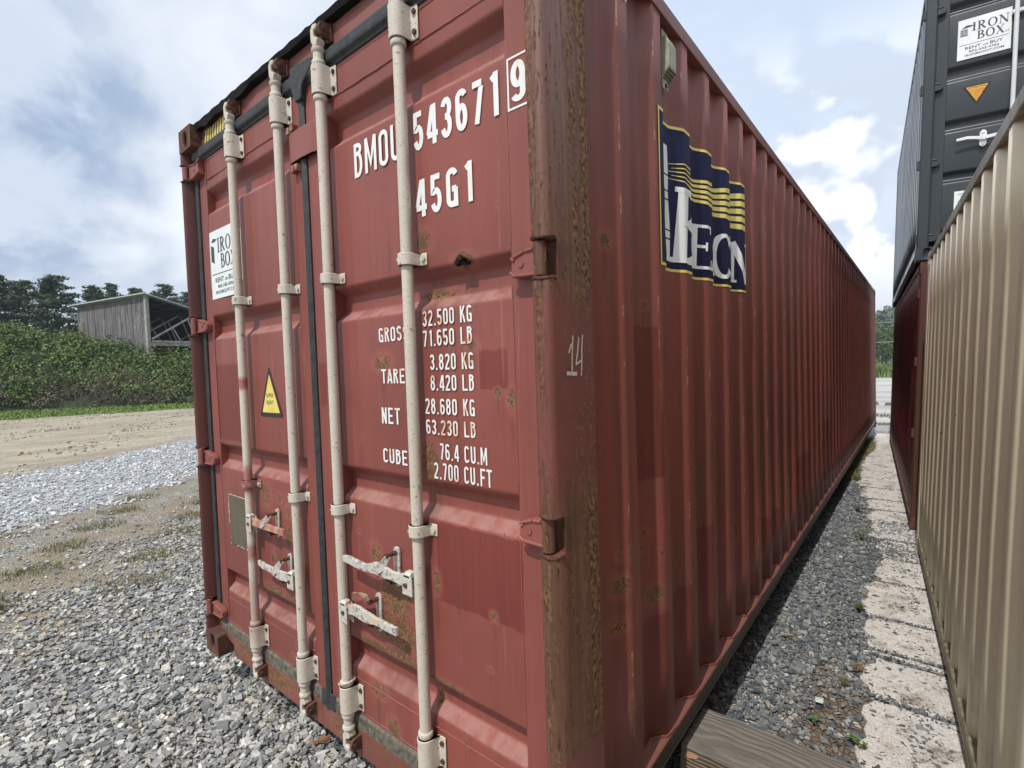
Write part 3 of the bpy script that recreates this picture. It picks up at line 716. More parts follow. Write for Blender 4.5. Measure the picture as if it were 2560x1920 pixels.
# door-end corner posts with knuckle cut-outs
HZ = [(2.71, 2.632), (1.881, 1.783), (1.150, 1.052), (.290, .198)]
def corner_post(cx, s):
    """s=-1: post whose outer face is at cx with material towards -x"""
    segs = []; z = 2.777
    for t, b in HZ: segs.append((b, t, True)); 
    edges = [2.777]+[v for h in HZ for v in h]+[.119]
    if s > 0:
        full = [(-.030, D+.004), (-.022, .012), (-.016, .003), (-.008, 0), (-.003, .004), (0, .014), (0, .219), (-.060, .219), (-.060, D+.006)]
    else: full = [(-.060, D+.004), (-.060, .016), (-.055, .006), (-.045, .001), (-.024, 0), (-.012, .003), (-.004, .010), (0, .022), (0, .219), (-.060, .219)]
    cut = [(-.060, .219), (-.060, .062), (-.006, .060), (-.004, .045), (0, .043), (0, .219)]
    if s > 0: full = [(u, v) for u, v in full]
    mb = MB()
    for i in range(len(edges)-1):
        prof = cut if i % 2 else full
        mb.prism([(cx+(u if s < 0 else -u), v) for u, v in prof], 'z', edges[i+1], edges[i])
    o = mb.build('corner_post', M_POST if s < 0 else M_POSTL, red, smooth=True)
    # rolled lips of weld above and below each opening
    lip = MB()
    for t, b in HZ:
        for zz, sg in ((t, 1), (b, -1)):
            pts = [(-.034, .03), (-.026, .010), (-.018, 0), (-.006, -.002), (.002, .012), (.003, .046)] if s > 0 else [(-.060, .014), (-.045, .001), (-.022, 0), (-.006, .009), (-.001, .024), (.000, .036)]
            for j in range(len(pts)-1):
                (u0_, v0_), (u1_, v1_) = pts[j], pts[j+1]
                lip.cyl((cx+(u0_ if s < 0 else -u0_), v0_, zz+sg*.004+.003*math.sin(j*2)), (cx+(u1_ if s < 0 else -u1_), v1_, zz+sg*.004+.003*math.sin(j*2+2)), .0045, 7)
    lip.build('weld_lips', M_RUSTDK, red, smooth=True, kind='stuff')
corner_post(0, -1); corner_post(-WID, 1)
for cx in (-.001, -WID+.001):   # rear posts
    s = -1 if cx > -1 else 1
    MB().box(min(cx, cx+s*.10), max(cx, cx+s*.10), L-.16, L-.002, .119, 2.777).build('corner_post', M_RAIL, red, bevel=.01)
# corrugated sides
PTS, FOLD = corr_points(.2195, L-.16, .500, .278, -.0055, -.0415)
PTS = [(.2195, -.020), (.30, -.0415), (.36, -.0415)]+[p for p in PTS if p[0] > .40]
_f0 = FOLD
def FOLD(y): return _f0(y) if y > .42 else -.03
corr_panel(red, PTS, .150, 2.842, M_SIDE, nz=10, dent=.003)
PL = [(y, -WID-x) for y, x in PTS]
corr_panel(red, PL, .150, 2.842, M_SIDE, flip=True)
def bottom_rail(parent, x, s, y0, y1, mat, matlow):
    """outer face at x, s=-1: body towards -x"""
    f = lambda u: x+u if s < 0 else x-u
    MB().prism([(f(-.048), .172), (f(-.004), .146), (f(0), .142), (f(0), .134), (f(-.06), .134), (f(-.06), .172)], 'y', y0, y1).build('bottom_rail', mat, parent)
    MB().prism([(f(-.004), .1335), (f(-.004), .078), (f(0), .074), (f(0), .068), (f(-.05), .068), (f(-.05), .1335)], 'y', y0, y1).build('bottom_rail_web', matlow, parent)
def top_rail(parent, x, s, y0, y1, h, mat):
    f = lambda u: x+u if s < 0 else x-u
    MB().prism([(f(-.001), h-.066), (f(0), h-.062), (f(0), h-.012), (f(-.004), h-.008), (f(-.062), h-.006), (f(-.062), h-.066)], 'y', y0, y1).build('top_rail', mat, parent)
for x, s in ((0, -1), (-WID, 1)):
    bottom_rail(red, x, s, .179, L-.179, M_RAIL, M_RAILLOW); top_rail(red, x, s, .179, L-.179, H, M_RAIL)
# seam of weld where the sheet meets the bottom rail
mb = MB(); yy = .46
while yy < 7:
    x0_, x1_ = FOLD(yy)+.002, FOLD(yy+.034)+.002
    mb.cyl((x0_, yy, .171+x0_*-.0 - (x0_+.042)*.55), (x1_, yy+.034, .171-(x1_+.042)*.55), .0045, 5); yy += .034
mb.build('weld_seam', M_HINGE, red, smooth=True, kind='stuff')
MB().box(-WID+.05, -.05, .10, L-.1, 2.862, 2.880).build('roof_panel', M_RAIL, red)
MB().box(-WID+.05, -.05, .11, L-.1, .13, .16).build('floor', M_DARK, red)
mb = MB()
for i in range(20): mb.box(-WID+.06, -.06, .5+i*.6, .56+i*.6, .03, .129)
mb.build('floor_cross_member', M_RUSTDK, red, split=True)
MB().box(-WID+.06, -.06, L-.12, L-.09, .10, 2.86).build('end_wall', M_SIDE, red)
# header, sill
MB().box(-2.276, -.162, D+.003, D+.10, 2.735, 2.872).build('door_header', M_HEADER, red)
mb = MB()   # drooping bituminous edge on the roof lip
n = 70; xs = [-2.29+i*(2.14/n) for i in range(n+1)]; rr = random.Random(5)
lo = [2.866+(.012 if xs[i] < -1.5 else .004)*math.sin(i*.9)*rr.random()+(.010 if xs[i] > -1.72 else -.004) for i in range(n+1)]
hi = [2.895+.002*math.sin(i*1.7)+.004*rr.random() for i in range(n+1)]
vs = []
for i in range(n+1): vs += [(xs[i], .030, lo[i]), (xs[i], .022, hi[i]), (xs[i], .14, hi[i]+.003), (xs[i], .060, lo[i]+.004)]
fs = [(4*i+j, 4*i+4+j, 4*i+4+(j+1) % 4, 4*i+(j+1) % 4) for i in range(n) for j in range(4)]+[(0, 1, 2, 3), (4*n+3, 4*n+2, 4*n+1, 4*n)]
mb.add(vs, fs); mb.build('roof_lip', M_BLACK, red, smooth=True)
mb = MB()
mb.prism([(-2.277, .126), (-2.277, .098), (-2.19, .078), (-2.185, .018), (-.25, .018), (-.245, .078), (-.163, .098), (-.163, .126)], 'y', .047, .12)
mb.build('door_sill', M_SILL, red, bevel=.003)

# doors
RIBS = [(2.552, 2.418), (1.878, 1.750), (1.182, 1.056), (.490, .370)]
def door(x0, x1, i0, i1, mat, name='door'):
    o = frame_ring(x0, x1, .186, 2.712, i0, i1, .196, 2.700, D, D+.048).build(name, mat, red, bevel=.003)
    door_sheet(o, i0+.0005, i1-.0005, door_profile(RIBS, .1965, 2.6995, D+.0012), mat)
    MB().box(i0, i1, D+.046, D+.05, .19, 2.71).build('door_back', M_DARK, o)
    w = MB(); rr = random.Random(2)
    for zz in (2.603, .330):      # weld beads across the sheet
        x = i0+.01
        while x < i1-.02:
            w.cyl((x, D+.0005, zz+rr.uniform(-.0015, .0015)), (x+.03, D+.0005, zz+rr.uniform(-.0015, .0015)), .0035, 5); x += .03
    for xx in (i0, i1):
        z = .22
        while z < 2.68:
            if not any(b-.0 < z < t for t, b in RIBS): w.cyl((xx+rr.uniform(-.001, .001), D+.0005, z), (xx+rr.uniform(-.001, .001), D+.0005, z+.04), .0026, 5)
            z += .04
    w.build('weld_bead', M_HINGE, o, smooth=True, kind='stuff')
    return o
doorL = door(-2.335, -1.246, -2.245, -1.333, M_DOORL)
doorR = door(-1.212, -.080, -1.057, -.163, M_DOOR)
# gaskets
g = MB()
g.prism([(.050, 2.7135), (.049, 2.722), (.036, 2.732), (.034, 2.742), (.034, 2.768), (.040, 2.780), (.0575, 2.784), (.0575, 2.7135)], 'x', -2.370, -.066)
g.build('header_gasket', M_RUBBER, red, bevel=.003)
g = MB(); g.prism([(-1.245, .05), (-1.242, .042), (-1.232, .038), (-1.222, .042), (-1.213, .05), (-1.213, .1), (-1.245, .1)], 'z', .12, 2.7125)
g.build('centre_gasket', M_RUBBER, red, smooth=True)
g = MB(); g.prism([(-1.30, 2.76), (-1.275, 2.715), (-1.252, 2.66), (-1.205, 2.66), (-1.195, 2.71), (-1.15, 2.74), (-1.11, 2.765), (-1.13, 2.795), (-1.20, 2.80), (-1.22, 2.808), (-1.27, 2.798)], 'y', .031, .0345+.02)
g.build('gasket_joint', M_RUBBER, red, bevel=.004)
g = MB()
g.prism([(.046, .1265), (.0455, .150), (.048, .176), (.056, .1855), (.060, .1855), (.060, .1265)], 'x', -2.34, -.082)
g.build('sill_gasket', M_RUBBERGREY, red, bevel=.002)
g = MB(); g.prism([(.043, .122), (.043, .15), (.046, .19), (.052, .19), (.052, .122)], 'x', -1.285, -1.18); g.build('gasket_joint', M_RUBBER, red, bevel=.004)
for a, b in ((-2.377, -2.336), (-.079, -.061)):
    MB().box(a, b, .048 if a > -1 else .045, .10, .186, 2.7125).build('side_gasket', M_RUBBER, red, bevel=.004)
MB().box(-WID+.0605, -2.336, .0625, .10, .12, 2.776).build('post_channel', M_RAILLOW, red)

# hinges
def hinge(parent, zc, s, xk, xe, mat, matk, hgt=.096):
    """s=+1: blade runs from knuckle xk towards smaller x (right door)"""
    h = hgt/2
    prof = [(xk, zc+h-.012), (xk-s*.03, zc+h-.014), (xk-s*.075, zc+h*.45), (xe+s*.012, zc+h*.30), (xe, zc+h*.0), (xe, zc-h*.55), (xe+s*.010, zc-h*.78), (xk, zc-h*.85)]
    if hgt < .09: prof = [(xk, zc+h), (xk-s*.04, zc+h*.9), (xk-s*.09, zc+h*.75), (xk-s*.14, zc+h*1.15), (xe, zc+h*.9), (xe, zc-h*.1), (xk-s*.13, zc-h*.85), (xk-s*.06, zc-h*1.2), (xk, zc-h*1.1)]
    mb = MB()
    mb.prism(prof[::int(s)] if s > 0 else prof, 'y', .024, .0545)
    o = mb.build('hinge', mat, parent, bevel=.004)
    r = MB(); y_ = .0235
    top = [p for p in prof if p[1] > zc+h*.2]; bot = prof[-3:]
    for seq in (top, bot):
        for i in range(len(seq)-1):
            r.cyl((seq[i][0]-s*.004, y_, seq[i][1]-.006 if seq is top else seq[i][1]+.006), (seq[i+1][0], y_, seq[i+1][1]-.006 if seq is top else seq[i+1][1]+.006), .0048, 7)
    cx = (xk+xe)/2-s*.005
    r.lathe([(.0085, .0205), (.0085, .0245)], cx, 0, zc-.004, 12, 'y')
    r.build('pressed_rim', mat, o, smooth=True, kind='stuff')
    k_ = MB(); k_.lathe([(.015, zc-h+.003), (.018, zc-h+.006), (.018, zc+h-.006), (.015, zc+h-.003)], (xk+.021 if s > 0 else xk-.036), .021, 0, 16)
    k_.build('hinge_knuckle', matk, o, smooth=True)
for t, b in HZ:
    hinge(red, (t+b)/2, 1, -.060, -.140, M_HINGE, M_POST, t-b)
    hinge(red, (t+b)/2, -1, -2.385, -2.262, M_HINGE, M_HINGE, t-b)

# locking bars
BX = (-1.832, -1.374, -1.038, -.570)
bars = []
for i, x in enumerate(BX):
    parent = doorL if i < 2 else doorR
    dz = (0, .012, .012, .02)[i]
    o = locking_bar(red, x, M_BAR, (2.700+dz, 2.592+dz, .312, .206), [1.912, 1.018], redmid=1.018 if i == 0 else None)
    bars.append(o)
    keeper(red, x, 2.832+dz*.4, 1); keeper(red, x, .083, -1)

# handles: (bar index, side, z of clamp, path points, catch x, latch open?)
def clamp(o, x, s, zc, h=.036):
    """folded clevis welded on the bar, s=+1 opens to the right"""
    mb = MB()
    x0, x1 = (x+s*.010), (x+s*.062)
    a, b = min(x0, x1), max(x0, x1)
    pr = [(a, zc-h), (b, zc-h-(.010 if s > 0 else 0)), (b, zc+h-.014), (b-.012, zc+h), (a+.004, zc+h)]
    mb.prism(pr, 'y', -.010, -.0045); mb.prism(pr, 'y', .018, .0235)
    mb.prism([(-.010, zc+h-.012), (-.010, zc+h-.002), (-.003, zc+h+.006), (.016, zc+h+.006), (.0235, zc+h-.002), (.0235, zc+h-.012)], 'x', a+.012, b-.008)
    mb.build('handle_clevis', M_HANDLE, o, bevel=.002)
    p = MB(); p.lathe([(.0085, -.0145), (.0075, -.0095)], x+s*.040, 0, zc-.002, 12, 'y'); p.build('clevis_pin', M_RUST, o, smooth=True)
def handle(o, pts, mat, grip, hz=None):
    n = len(pts)
    hz = hz or [.013]*n
    b_ = MB(); b_.bar(pts, [h_*1.22 for h_ in hz], .0062)
    b_.build('handle', mat, o, bevel=.002)
def catch(parent, x, ztop, zbot, zbar, opened, mat, flip=1):
    mb = MB()
    w = .017
    prof = [(x-w, zbot+w*.9), (x-w*.7, zbot+w*.3), (x, zbot), (x+w*.7, zbot+w*.3), (x+w, zbot+w*.9), (x+w, ztop-w*.9), (x+w*.7, ztop-w*.3), (x, ztop), (x-w*.7, ztop-w*.3), (x-w, ztop-w*.9)]
    mb.prism(prof, 'y', .046, .0545)
    o = mb.build('latch_plate', M_HANDLE, parent, bevel=.002)
    b = MB(); b.lathe([(.0085, .0), (.0085, .05)], x-.002, 0, ztop-.022, 10, 'y'); b.lathe([(.007, .039), (.007, .048)], x, 0, zbot+.018, 8, 'y')
    # lower cradle
    b.prism([(x-.012, zbar-.045), (x+.012, zbar-.045), (x+.012, zbar-.030), (x-.012, zbar-.030)], 'y', .004, .047)
    b.build('latch_bolt', M_RUST, o, split=True)
    c = MB()
    if opened:
        c.bar([(x-.002, .006, ztop-.020), (x-.018, .002, ztop-.006), (x-.036, 0, ztop-.004), (x-.056, -.004, ztop-.012), (x-.078, -.006, ztop-.016), (x-.094, -.002, ztop-.022)], [.016, .016, .013, .018, .018, .010], .0028)
        c.build('latch_flap', M_REDLATCH, o, bevel=.0015)
    else:
        c.bar([(x+.002, .012, ztop-.022), (x-.003, -.002, ztop-.040), (x-.012, -.010, zbar+.020), (x-.030, -.013, zbar+.004), (x-.040, -.011, zbar-.012)][::-1], [.008, .014, .016, .012, .010], [.003, .003, .003, .003, .004])
        c.build('latch_flap', mat, o, bevel=.0015)
    return o
clamp(bars[3], BX[3], -1, .833)
handle(bars[3], [(-.612, .006, .840), (-.655, .004, .838), (-.69, -.001, .842), (-.735, -.002, .845), (-.785, -.001, .848), (-.822, .0, .838), (-.85, -.004, .836), (-.90, -.006, .840), (-.95, -.004, .843), (-.988, -.002, .840)], M_HANDLE, None, [.017, .016, .013, .017, .018, .013, .011, .012, .012, .009])
catch(red, -.728, .922, .775, .845, False, M_HANDLE)
clamp(bars[2], BX[2], 1, .628)
handle(bars[2], [(-.996, .006, .634), (-.955, .004, .645), (-.93, .002, .652), (-.895, -.002, .652), (-.86, -.004, .650), (-.825, -.003, .650), (-.80, .0, .648), (-.77, .002, .646), (-.725, -.001, .647), (-.676, -.004, .649)], M_HANDLE, None, [.015, .015, .019, .019, .018, .015, .011, .012, .012, .012])
catch(red, -.848, .722, .574, .655, True, M_HANDLE)
clamp(bars[0], BX[0], 1, .835)
handle(bars[0], [(-1.788, .006, .842), (-1.75, .004, .846), (-1.70, 0, .848), (-1.65, -.003, .850), (-1.60, -.002, .848), (-1.565, .001, .846), (-1.53, .0, .848), (-1.45, -.004, .852)], M_HANDLEPINK, None, [.015, .016, .014, .016, .012, .011, .012, .012])
catch(red, -1.615, .922, .785, .850, False, M_HANDLE)
clamp(bars[1], BX[1], -1, .645)
handle(bars[1], [(-1.418, .006, .652), (-1.455, .003, .650), (-1.50, -.002, .648), (-1.55, -.003, .650), (-1.595, 0, .652), (-1.62, -.003, .654), (-1.66, -.006, .658), (-1.708, -.005, .664)], M_HANDLE, None, [.016, .017, .017, .016, .011, .011, .012, .009])
catch(red, -1.515, .730, .582, .652, False, M_HANDLE)
# a wire loop hung on the third bar's lower collar
mb = MB(); pr = None
for i in range(19):
    a = 2*PI*i/18; q = (BX[2]+.034*math.cos(a), .018-.030*math.sin(a), .327+.012*math.cos(a)); 
    if pr: mb.cyl(pr, q, .0035, 6)
    pr = q
mb.build('wire_loop', M_HANDLE, red, smooth=True)

# cover plate over the door joint with its lugs
mb = MB()
mb.prism([(-1.328, .040), (-1.30, .031), (-1.22, .028), (-1.14, .031), (-1.112, .040), (-1.112, .0455), (-1.14, .037), (-1.22, .034), (-1.30, .037), (-1.328, .0455)], 'z', 2.428, 2.548)
mb.build('joint_cover_plate', M_HINGE, red, bevel=.003)
mb = MB()
for x, z in ((-1.325, 2.567), (-1.29, 2.572), (-1.30, 2.402), (-1.27, 2.405)):
    mb.box(x-.010, x+.012, .030, .0545, z-.014, z+.012)
mb.build('cover_lug', M_REDLATCH, red, bevel=.002, split=True)

# torn hole in the second rib of the right door, with curled lip
mb = MB(); rr = random.Random(11); n = 16; out = []
for i in range(n):
    a = 2*PI*i/n; out.append((-.350+(.023+.007*rr.random())*math.cos(a), 1.874+(.008+.005*rr.random())*math.sin(a)-.004*math.cos(2*a)))
mb.prism(out, 'y', D-.0012, D+.004); mb.build('rust_hole', M_DARK, red)
mb = MB()
for i in range(0, n//2+1):
    a = out[i]; b = out[(i+1) % n]
    mb.add([(a[0], D-.0015, a[1]), (b[0], D-.0015, b[1]), (b[0], D-.010-.006*rr.random(), b[1]+.006+.007*rr.random()), (a[0], D-.008-.006*rr.random(), a[1]+.007*rr.random()+.004)], [(0, 1, 2, 3)])
mb.build('torn_lip', M_RUSTDK, red)

# ---------------- markings on the doors
def dp(off=0.0): return lambda u, v, d: (u, D-.0016-off-d, v)
def mark(txt, u0, u1, v0, v1, mat, parent=doorR, **kw):
    layers_mesh('marking', stroke_text(txt, u0, u1, v0, v1, **kw), dp(), mat, parent)
mark('BMOU', -.889, -.622, 2.265, 2.388, M_WHITE, t=.125, w=.42, gap=.13)
mark('543671', -.556, -.187, 2.265, 2.388, M_WHITE, t=.150, w=.40, gap=.14)
mark('9', -.144, -.093, 2.278, 2.388, M_WHITE, t=.150, w=.40)
g = GL(); g.ribbon([(-.1535, 2.2635), (-.0835, 2.2635), (-.0835, 2.4005), (-.1535, 2.4005)], .006, True)
layers_mesh('marking', [[tuple((p[0], p[1]) for p in q) for q in l] for l in g.q], dp(), M_WHITE, doorR)
mark('45G1', -.556, -.297, 2.050, 2.170, M_WHITE, t=.150, w=.42, gap=.18)
for txt, u0, u1, v0, v1 in (('GROSS', -.785, -.622, 1.655, 1.706), ('TARE', -.779, -.649, 1.507, 1.558), ('NET', -.787, -.683, 1.362, 1.420), ('CUBE', -.788, -.652, 1.220, 1.272),
    ('32.500 KG', -.546, -.322, 1.694, 1.745), ('71.650 LB', -.548, -.323, 1.628, 1.680), ('3.820 KG', -.517, -.322, 1.550, 1.601), ('8.420 LB', -.518, -.322, 1.483, 1.533),
    ('28.680 KG', -.548, -.323, 1.405, 1.457), ('63.230 LB', -.548, -.322, 1.338, 1.387), ('76.4 CU.M', -.486, -.279, 1.258, 1.311), ('2.700 CU.FT', -.517, -.263, 1.192, 1.246)):
    mark(txt, u0, u1, v0, v1, M_WHITE2, t=.13, w=.42, gap=.14)
# "14" in white crayon on the corner post
g = GL()
for p in ([(.107, 1.632), (.102, 1.60), (.099, 1.565), (.097, 1.525)], [(.098, 1.610), (.083, 1.585)], [(.136, 1.628), (.128, 1.59), (.118, 1.553)], [(.118, 1.5535), (.135, 1.560), (.147, 1.563)], [(.156, 1.635), (.150, 1.60), (.148, 1.56), (.144, 1.522)]):
    g.ribbon(p, .0060)
g.ribbon([(.070, 1.531), (.095, 1.529), (.122, 1.528)], .0105)
layers_mesh('marking', [[tuple((p[0], p[1]) for p in q) for q in l] for l in g.q], lambda u, v, d: (.0012+d, u, v), M_CHALK, red)

# company sign: parts placed by a local frame
def company_sign(parent, place, u0, u1, v0, v1, style=0):
    def P(off): return lambda u, v, d: place(u0+u*(u1-u0), v0+v*(v1-v0), off+d)
    s = MB(); s.add([P(-.0010)(a, b, 0) for a, b in ((0, 0), (1, 0), (1, 1), (0, 1))]+[P(.0008)(a, b, 0) for a, b in ((0, 0), (1, 0), (1, 1), (0, 1))], [(3, 2, 1, 0), (4, 5, 6, 7), (0, 1, 5, 4), (1, 2, 6, 5), (2, 3, 7, 6), (3, 0, 4, 7)])
    o = s.build('company_sign', M_SIGNW, parent)
    pl = P(.0016)
    layers_mesh('lettering', serif_layers('IRON', .27, .95, .665, .875, .10), pl, M_SIGNG, o)
    layers_mesh('lettering', serif_layers('BOX', .37, .87, .43, .635, .08), pl, M_SIGNG, o)
    if style: layers_mesh('lettering', stroke_text('LLC', .885, .965, .44, .475), pl, M_SIGNG, o)
    lay = [[((.04, .355), (.96, .355), (.96, .366), (.04, .366))]]
    layers_mesh('lettering', lay, pl, M_SIGNG, o)
    for t, a, b, c, d in (('RENT', .15, .45, .235, .305), ('OR', .49, .59, .235, .275), ('BUY', .62, .86, .235, .305), ('802-342-4766', .23, .79, .15, .20), ('IRONBOXVT.COM', .15, .88, .065, .115)):
        font_mesh('lettering', t, a, b, c, d, pl, M_SIGNG, o, .012)
    # little box emblem
    if style:
        lay = [[((.06, .765), (.34, .80), (.20, .84), (.15, .84))], [((.05, .585), (.19, .585), (.19, .745), (.05, .745))]]
        layers_mesh('emblem', lay, pl, M_SIGNG, o)
        lay = [[((.07+.026*i, .60), (.078+.026*i, .60), (.078+.026*i, .73), (.07+.026*i, .73))] for i in range(5)]
        layers_mesh('emblem', lay, P(.0024), M_SIGNW, o)
    else:
        lay = [[((.05, .845), (.17, .835), (.27, .865), (.13, .895))], [((.04, .565), (.15, .52), (.15, .765), (.04, .80))]]
        layers_mesh('emblem', lay, pl, M_SIGNG, o)
    return o
company_sign(doorL, lambda u, v, d: (u, D-.0016-d, v), -2.234, -1.884, 1.963, 2.319, 0)
g = GL(); g.ribbon([(-2.243, 2.026), (-1.862, 2.026), (-1.862, 2.269), (-2.243, 2.269)], .0035, True)
lay = [[tuple((p[0], p[1]) for p in q) for q in l] for l in g.q]
for i in range(7): lay.append([((-1.874, 2.135+i*.0165), (-1.869, 2.135+i*.0165), (-1.869, 2.146+i*.0165), (-1.874, 2.146+i*.0165))])
layers_mesh('outline_marking', lay, lambda u, v, d: (u, D-.0010-d*.1, v), M_WHITE, doorL)
# warning triangle
def tri(parent, place, A, B, C, inset, m1, m2, name='warning_sticker'):
    s = MB(); s.add([place(*A, 0), place(*B, 0), place(*C, 0)], [(0, 1, 2)]); 
    me = bpy.data.meshes.new(name); me.from_pydata(s.v, [], s.f); o = link(name, me, m1, parent)
    cx = (A[0]+B[0]+C[0])/3; cy = (A[1]+B[1]+C[1])/3
    f = lambda p: place(cx+(p[0]-cx)*inset, cy+(p[1]-cy)*inset, .0006)
    me = bpy.data.meshes.new('sticker_face'); me.from_pydata([f(A), f(B), f(C)], [], [(0, 1, 2)]); link('sticker_face', me, m2, o)
    return o
def tri_round(parent, place, P3, m, m2, inset):
    """rounded triangle sticker"""
    out = []
    cx = sum(p[0] for p in P3)/3; cy = sum(p[1] for p in P3)/3
    def rounded(P, r):
        res = []
        for i in range(3):
            a, b, c = Vector(P[i-1]), Vector(P[i]), Vector(P[(i+1) % 3])
            p = b+(a-b).normalized()*r; q = b+(c-b).normalized()*r
            for t in (0, .25, .5, .75, 1): res.append(tuple(p*(1-t)**2+b*2*t*(1-t)+q*t*t))
        return res
    O = rounded(P3, .016); I = rounded([(cx+(p[0]-cx)*inset, cy+(p[1]-cy)*inset) for p in P3], .006)
    me = bpy.data.meshes.new('warning_sticker'); me.from_pydata([place(*p, 0) for p in O], [], [tuple(range(len(O)))]); o = link('warning_sticker', me, m, parent)
    me = bpy.data.meshes.new('sticker_face'); me.from_pydata([place(*p, .0006) for p in I], [], [tuple(range(len(I)))]); link('sticker_face', me, m2, o)
    return o
ws = tri_round(doorL, dp(), [(-1.746, 1.353), (-1.522, 1.353), (-1.638, 1.592)], M_BLKST, M_YEL, .76)
font_mesh('lettering', 'SUPER', -1.676, -1.604, 1.444, 1.463, dp(.0012), M_YELT, ws)
font_mesh('lettering', 'HEAVY', -1.674, -1.602, 1.411, 1.430, dp(.0012), M_YELT, ws)
# caution stripes on the header ends
def stripes(parent, place, u0, u1, v0, v1, slant, n):
    me = bpy.data.meshes.new('caution_sticker'); me.from_pydata([place(a, b, 0) for a, b in ((u0, v0), (u1, v0), (u1, v1), (u0, v1))], [], [(0, 1, 2, 3)])
    o = link('caution_sticker', me, M_BLKST, parent); lay = []
    w = (u1-u0)/n
    for i in range(-2, n+2):
        a = u0+i*w
        q = [(a, v0), (a+w*.55, v0), (a+w*.55+slant, v1), (a+slant, v1)]
        q = [(min(max(p[0], u0), u1), p[1]) for p in q]
        if max(p[0] for p in q)-min(p[0] for p in q) > w*.3: lay.append([tuple(q)])
    layers_mesh('yellow_stripes', lay, lambda u, v, d: place(u, v, .0006), M_YEL, o)
stripes(red, lambda u, v, d: (u, D+.003-.0016-d, v), -2.240, -1.955, 2.783, 2.858, .018, 9)
stripes(red, lambda u, v, d: (u, D+.003-.0016-d, v), -.48, -.20, 2.783, 2.858, .018, 9)
# bare plate on left door with torn white rim
rr = random.Random(4)
mb = MB(); mb.box(-2.158, -1.885, D-.0045, D-.0002, .652, .914); mb.build('blank_data_plate', M_PLATE, doorL, bevel=.001)
lay = []
for (a, b), (c, d), n in (((-2.160, .916), (-1.884, .916), 22), ((-2.160, .76), (-2.160, .916), 10), ((-2.160, .655), (-2.150, .70), 4), ((-2.16, .650), (-1.884, .650), 16)):
    for i in range(n):
        if rr.random() < .25 and d < .9: continue
        t0, t1 = i/n, (i+1)/n; w0, w1 = rr.uniform(.001, .007), rr.uniform(.001, .007)
        p, q = (a+(c-a)*t0, b+(d-b)*t0), (a+(c-a)*t1, b+(d-b)*t1)
        hor = abs(c-a) > abs(d-b)
        lay.append([(p, q, (q[0], q[1]+w1) if hor else (q[0]-w1, q[1]), (p[0], p[1]+w0) if hor else (p[0]-w0, p[1]))])
layers_mesh('torn_rim', lay, lambda u, v, d: (u, D-.0052-d*.2, v), M_PLATEEDGE, doorL)

# ---------------- logo on the corrugated side
folds = [p[0] for p in PTS]
def wrap(name, polys, mat, parent, off):
    me = bpy.data.meshes.new(name); vs = []; fs = []
    for p in polys:
        o_ = len(vs); vs += [(0, a, b) for a, b in p]; fs.append(tuple(range(o_, o_+len(p))))
    me.from_pydata(vs, [], fs); bm = bmesh.new(); bm.from_mesh(me)
    cuts = []
    for f in folds:
        if .70 < f < 1.98: cuts += [f-.011, f-.004, f+.004, f+.011]
    for f in cuts:
        bmesh.ops.bisect_plane(bm, geom=bm.verts[:]+bm.edges[:]+bm.faces[:], plane_co=(0, f, 0), plane_no=(0, 1, 0))
    def sm(y):   # fold rounded like the sheet
        return (FOLD(y-.007)+2*FOLD(y)+FOLD(y+.007))/4
    for v in bm.verts: v.co.x = sm(v.co.y)+off
    bm.to_mesh(me); bm.free()
    return link(name, me, mat, parent)
y0, y1, z0, z1 = .728, 1.922, 1.908, 2.482
logo = wrap('side_logo', [[(y0, z0), (y1, z0), (y1, z1), (y0, z1)]], M_NAVY, red, .0028)
bw = .011
wrap('yellow_border', [[(y0, z0), (y1, z0), (y1, z0+bw), (y0, z0+bw)], [(y0, z1-bw), (y1, z1-bw), (y1, z1), (y0, z1)], [(y0, z0+bw), (y0+bw, z0+bw), (y0+bw, z1-bw), (y0, z1-bw)]], M_LOGOY, logo, .0040)
bands = []
for i in range(5):   # beams widening to the right
    l0 = 2.312+.014*(1.5-i); a = 2.340-.019*i; r1 = 2.440-.0435*i
    xs_ = [.905+.02*(i % 2), 1.00, 1.10, 1.36, 1.60, 1.908]
    top = [l0, l0+.0125-.004*i, a-.002, 2.356-.025*i, 2.396-.0335*i, r1]
    th = [.002, .005, .010, .016, .022, .029]
    pts = [(x, t) for x, t in zip(xs_, top)]+[(x, t-h) for x, t, h in list(zip(xs_, top, th))[::-1]]
    for j in range(5):
        bands.append([(xs_[j], top[j]-th[j]), (xs_[j+1], top[j+1]-th[j+1]), (xs_[j+1], top[j+1]), (xs_[j], top[j])])
wrap('yellow_beams', bands, M_LOGOY, logo, .0040)
wl = []
def addser(ch, a, b, c, d, slant=0.0):
    for lay in serif_layers(ch, a, b, c, d, .02, .20, .085, .07): wl.append([tuple((p[0]+slant*(p[1]-c), p[1]) for p in q) for q in lay])
addser('B', .905, 1.135, 1.950, 2.245, .12); addser('E', 1.135, 1.305, 1.958, 2.150, .06); addser('A', 1.300, 1.455, 1.958, 2.150, .06)
addser('C', 1.435, 1.605, 1.950, 2.160, .04); addser('O', 1.612, 1.750, 1.955, 2.155, .04); addser('N', 1.722, 1.912, 1.958, 2.165, .04)
for i, lay in enumerate(wl): wrap('white_letters', [list(q) for q in lay], M_LOGOW, logo, .0040+.00025*(i % 8))
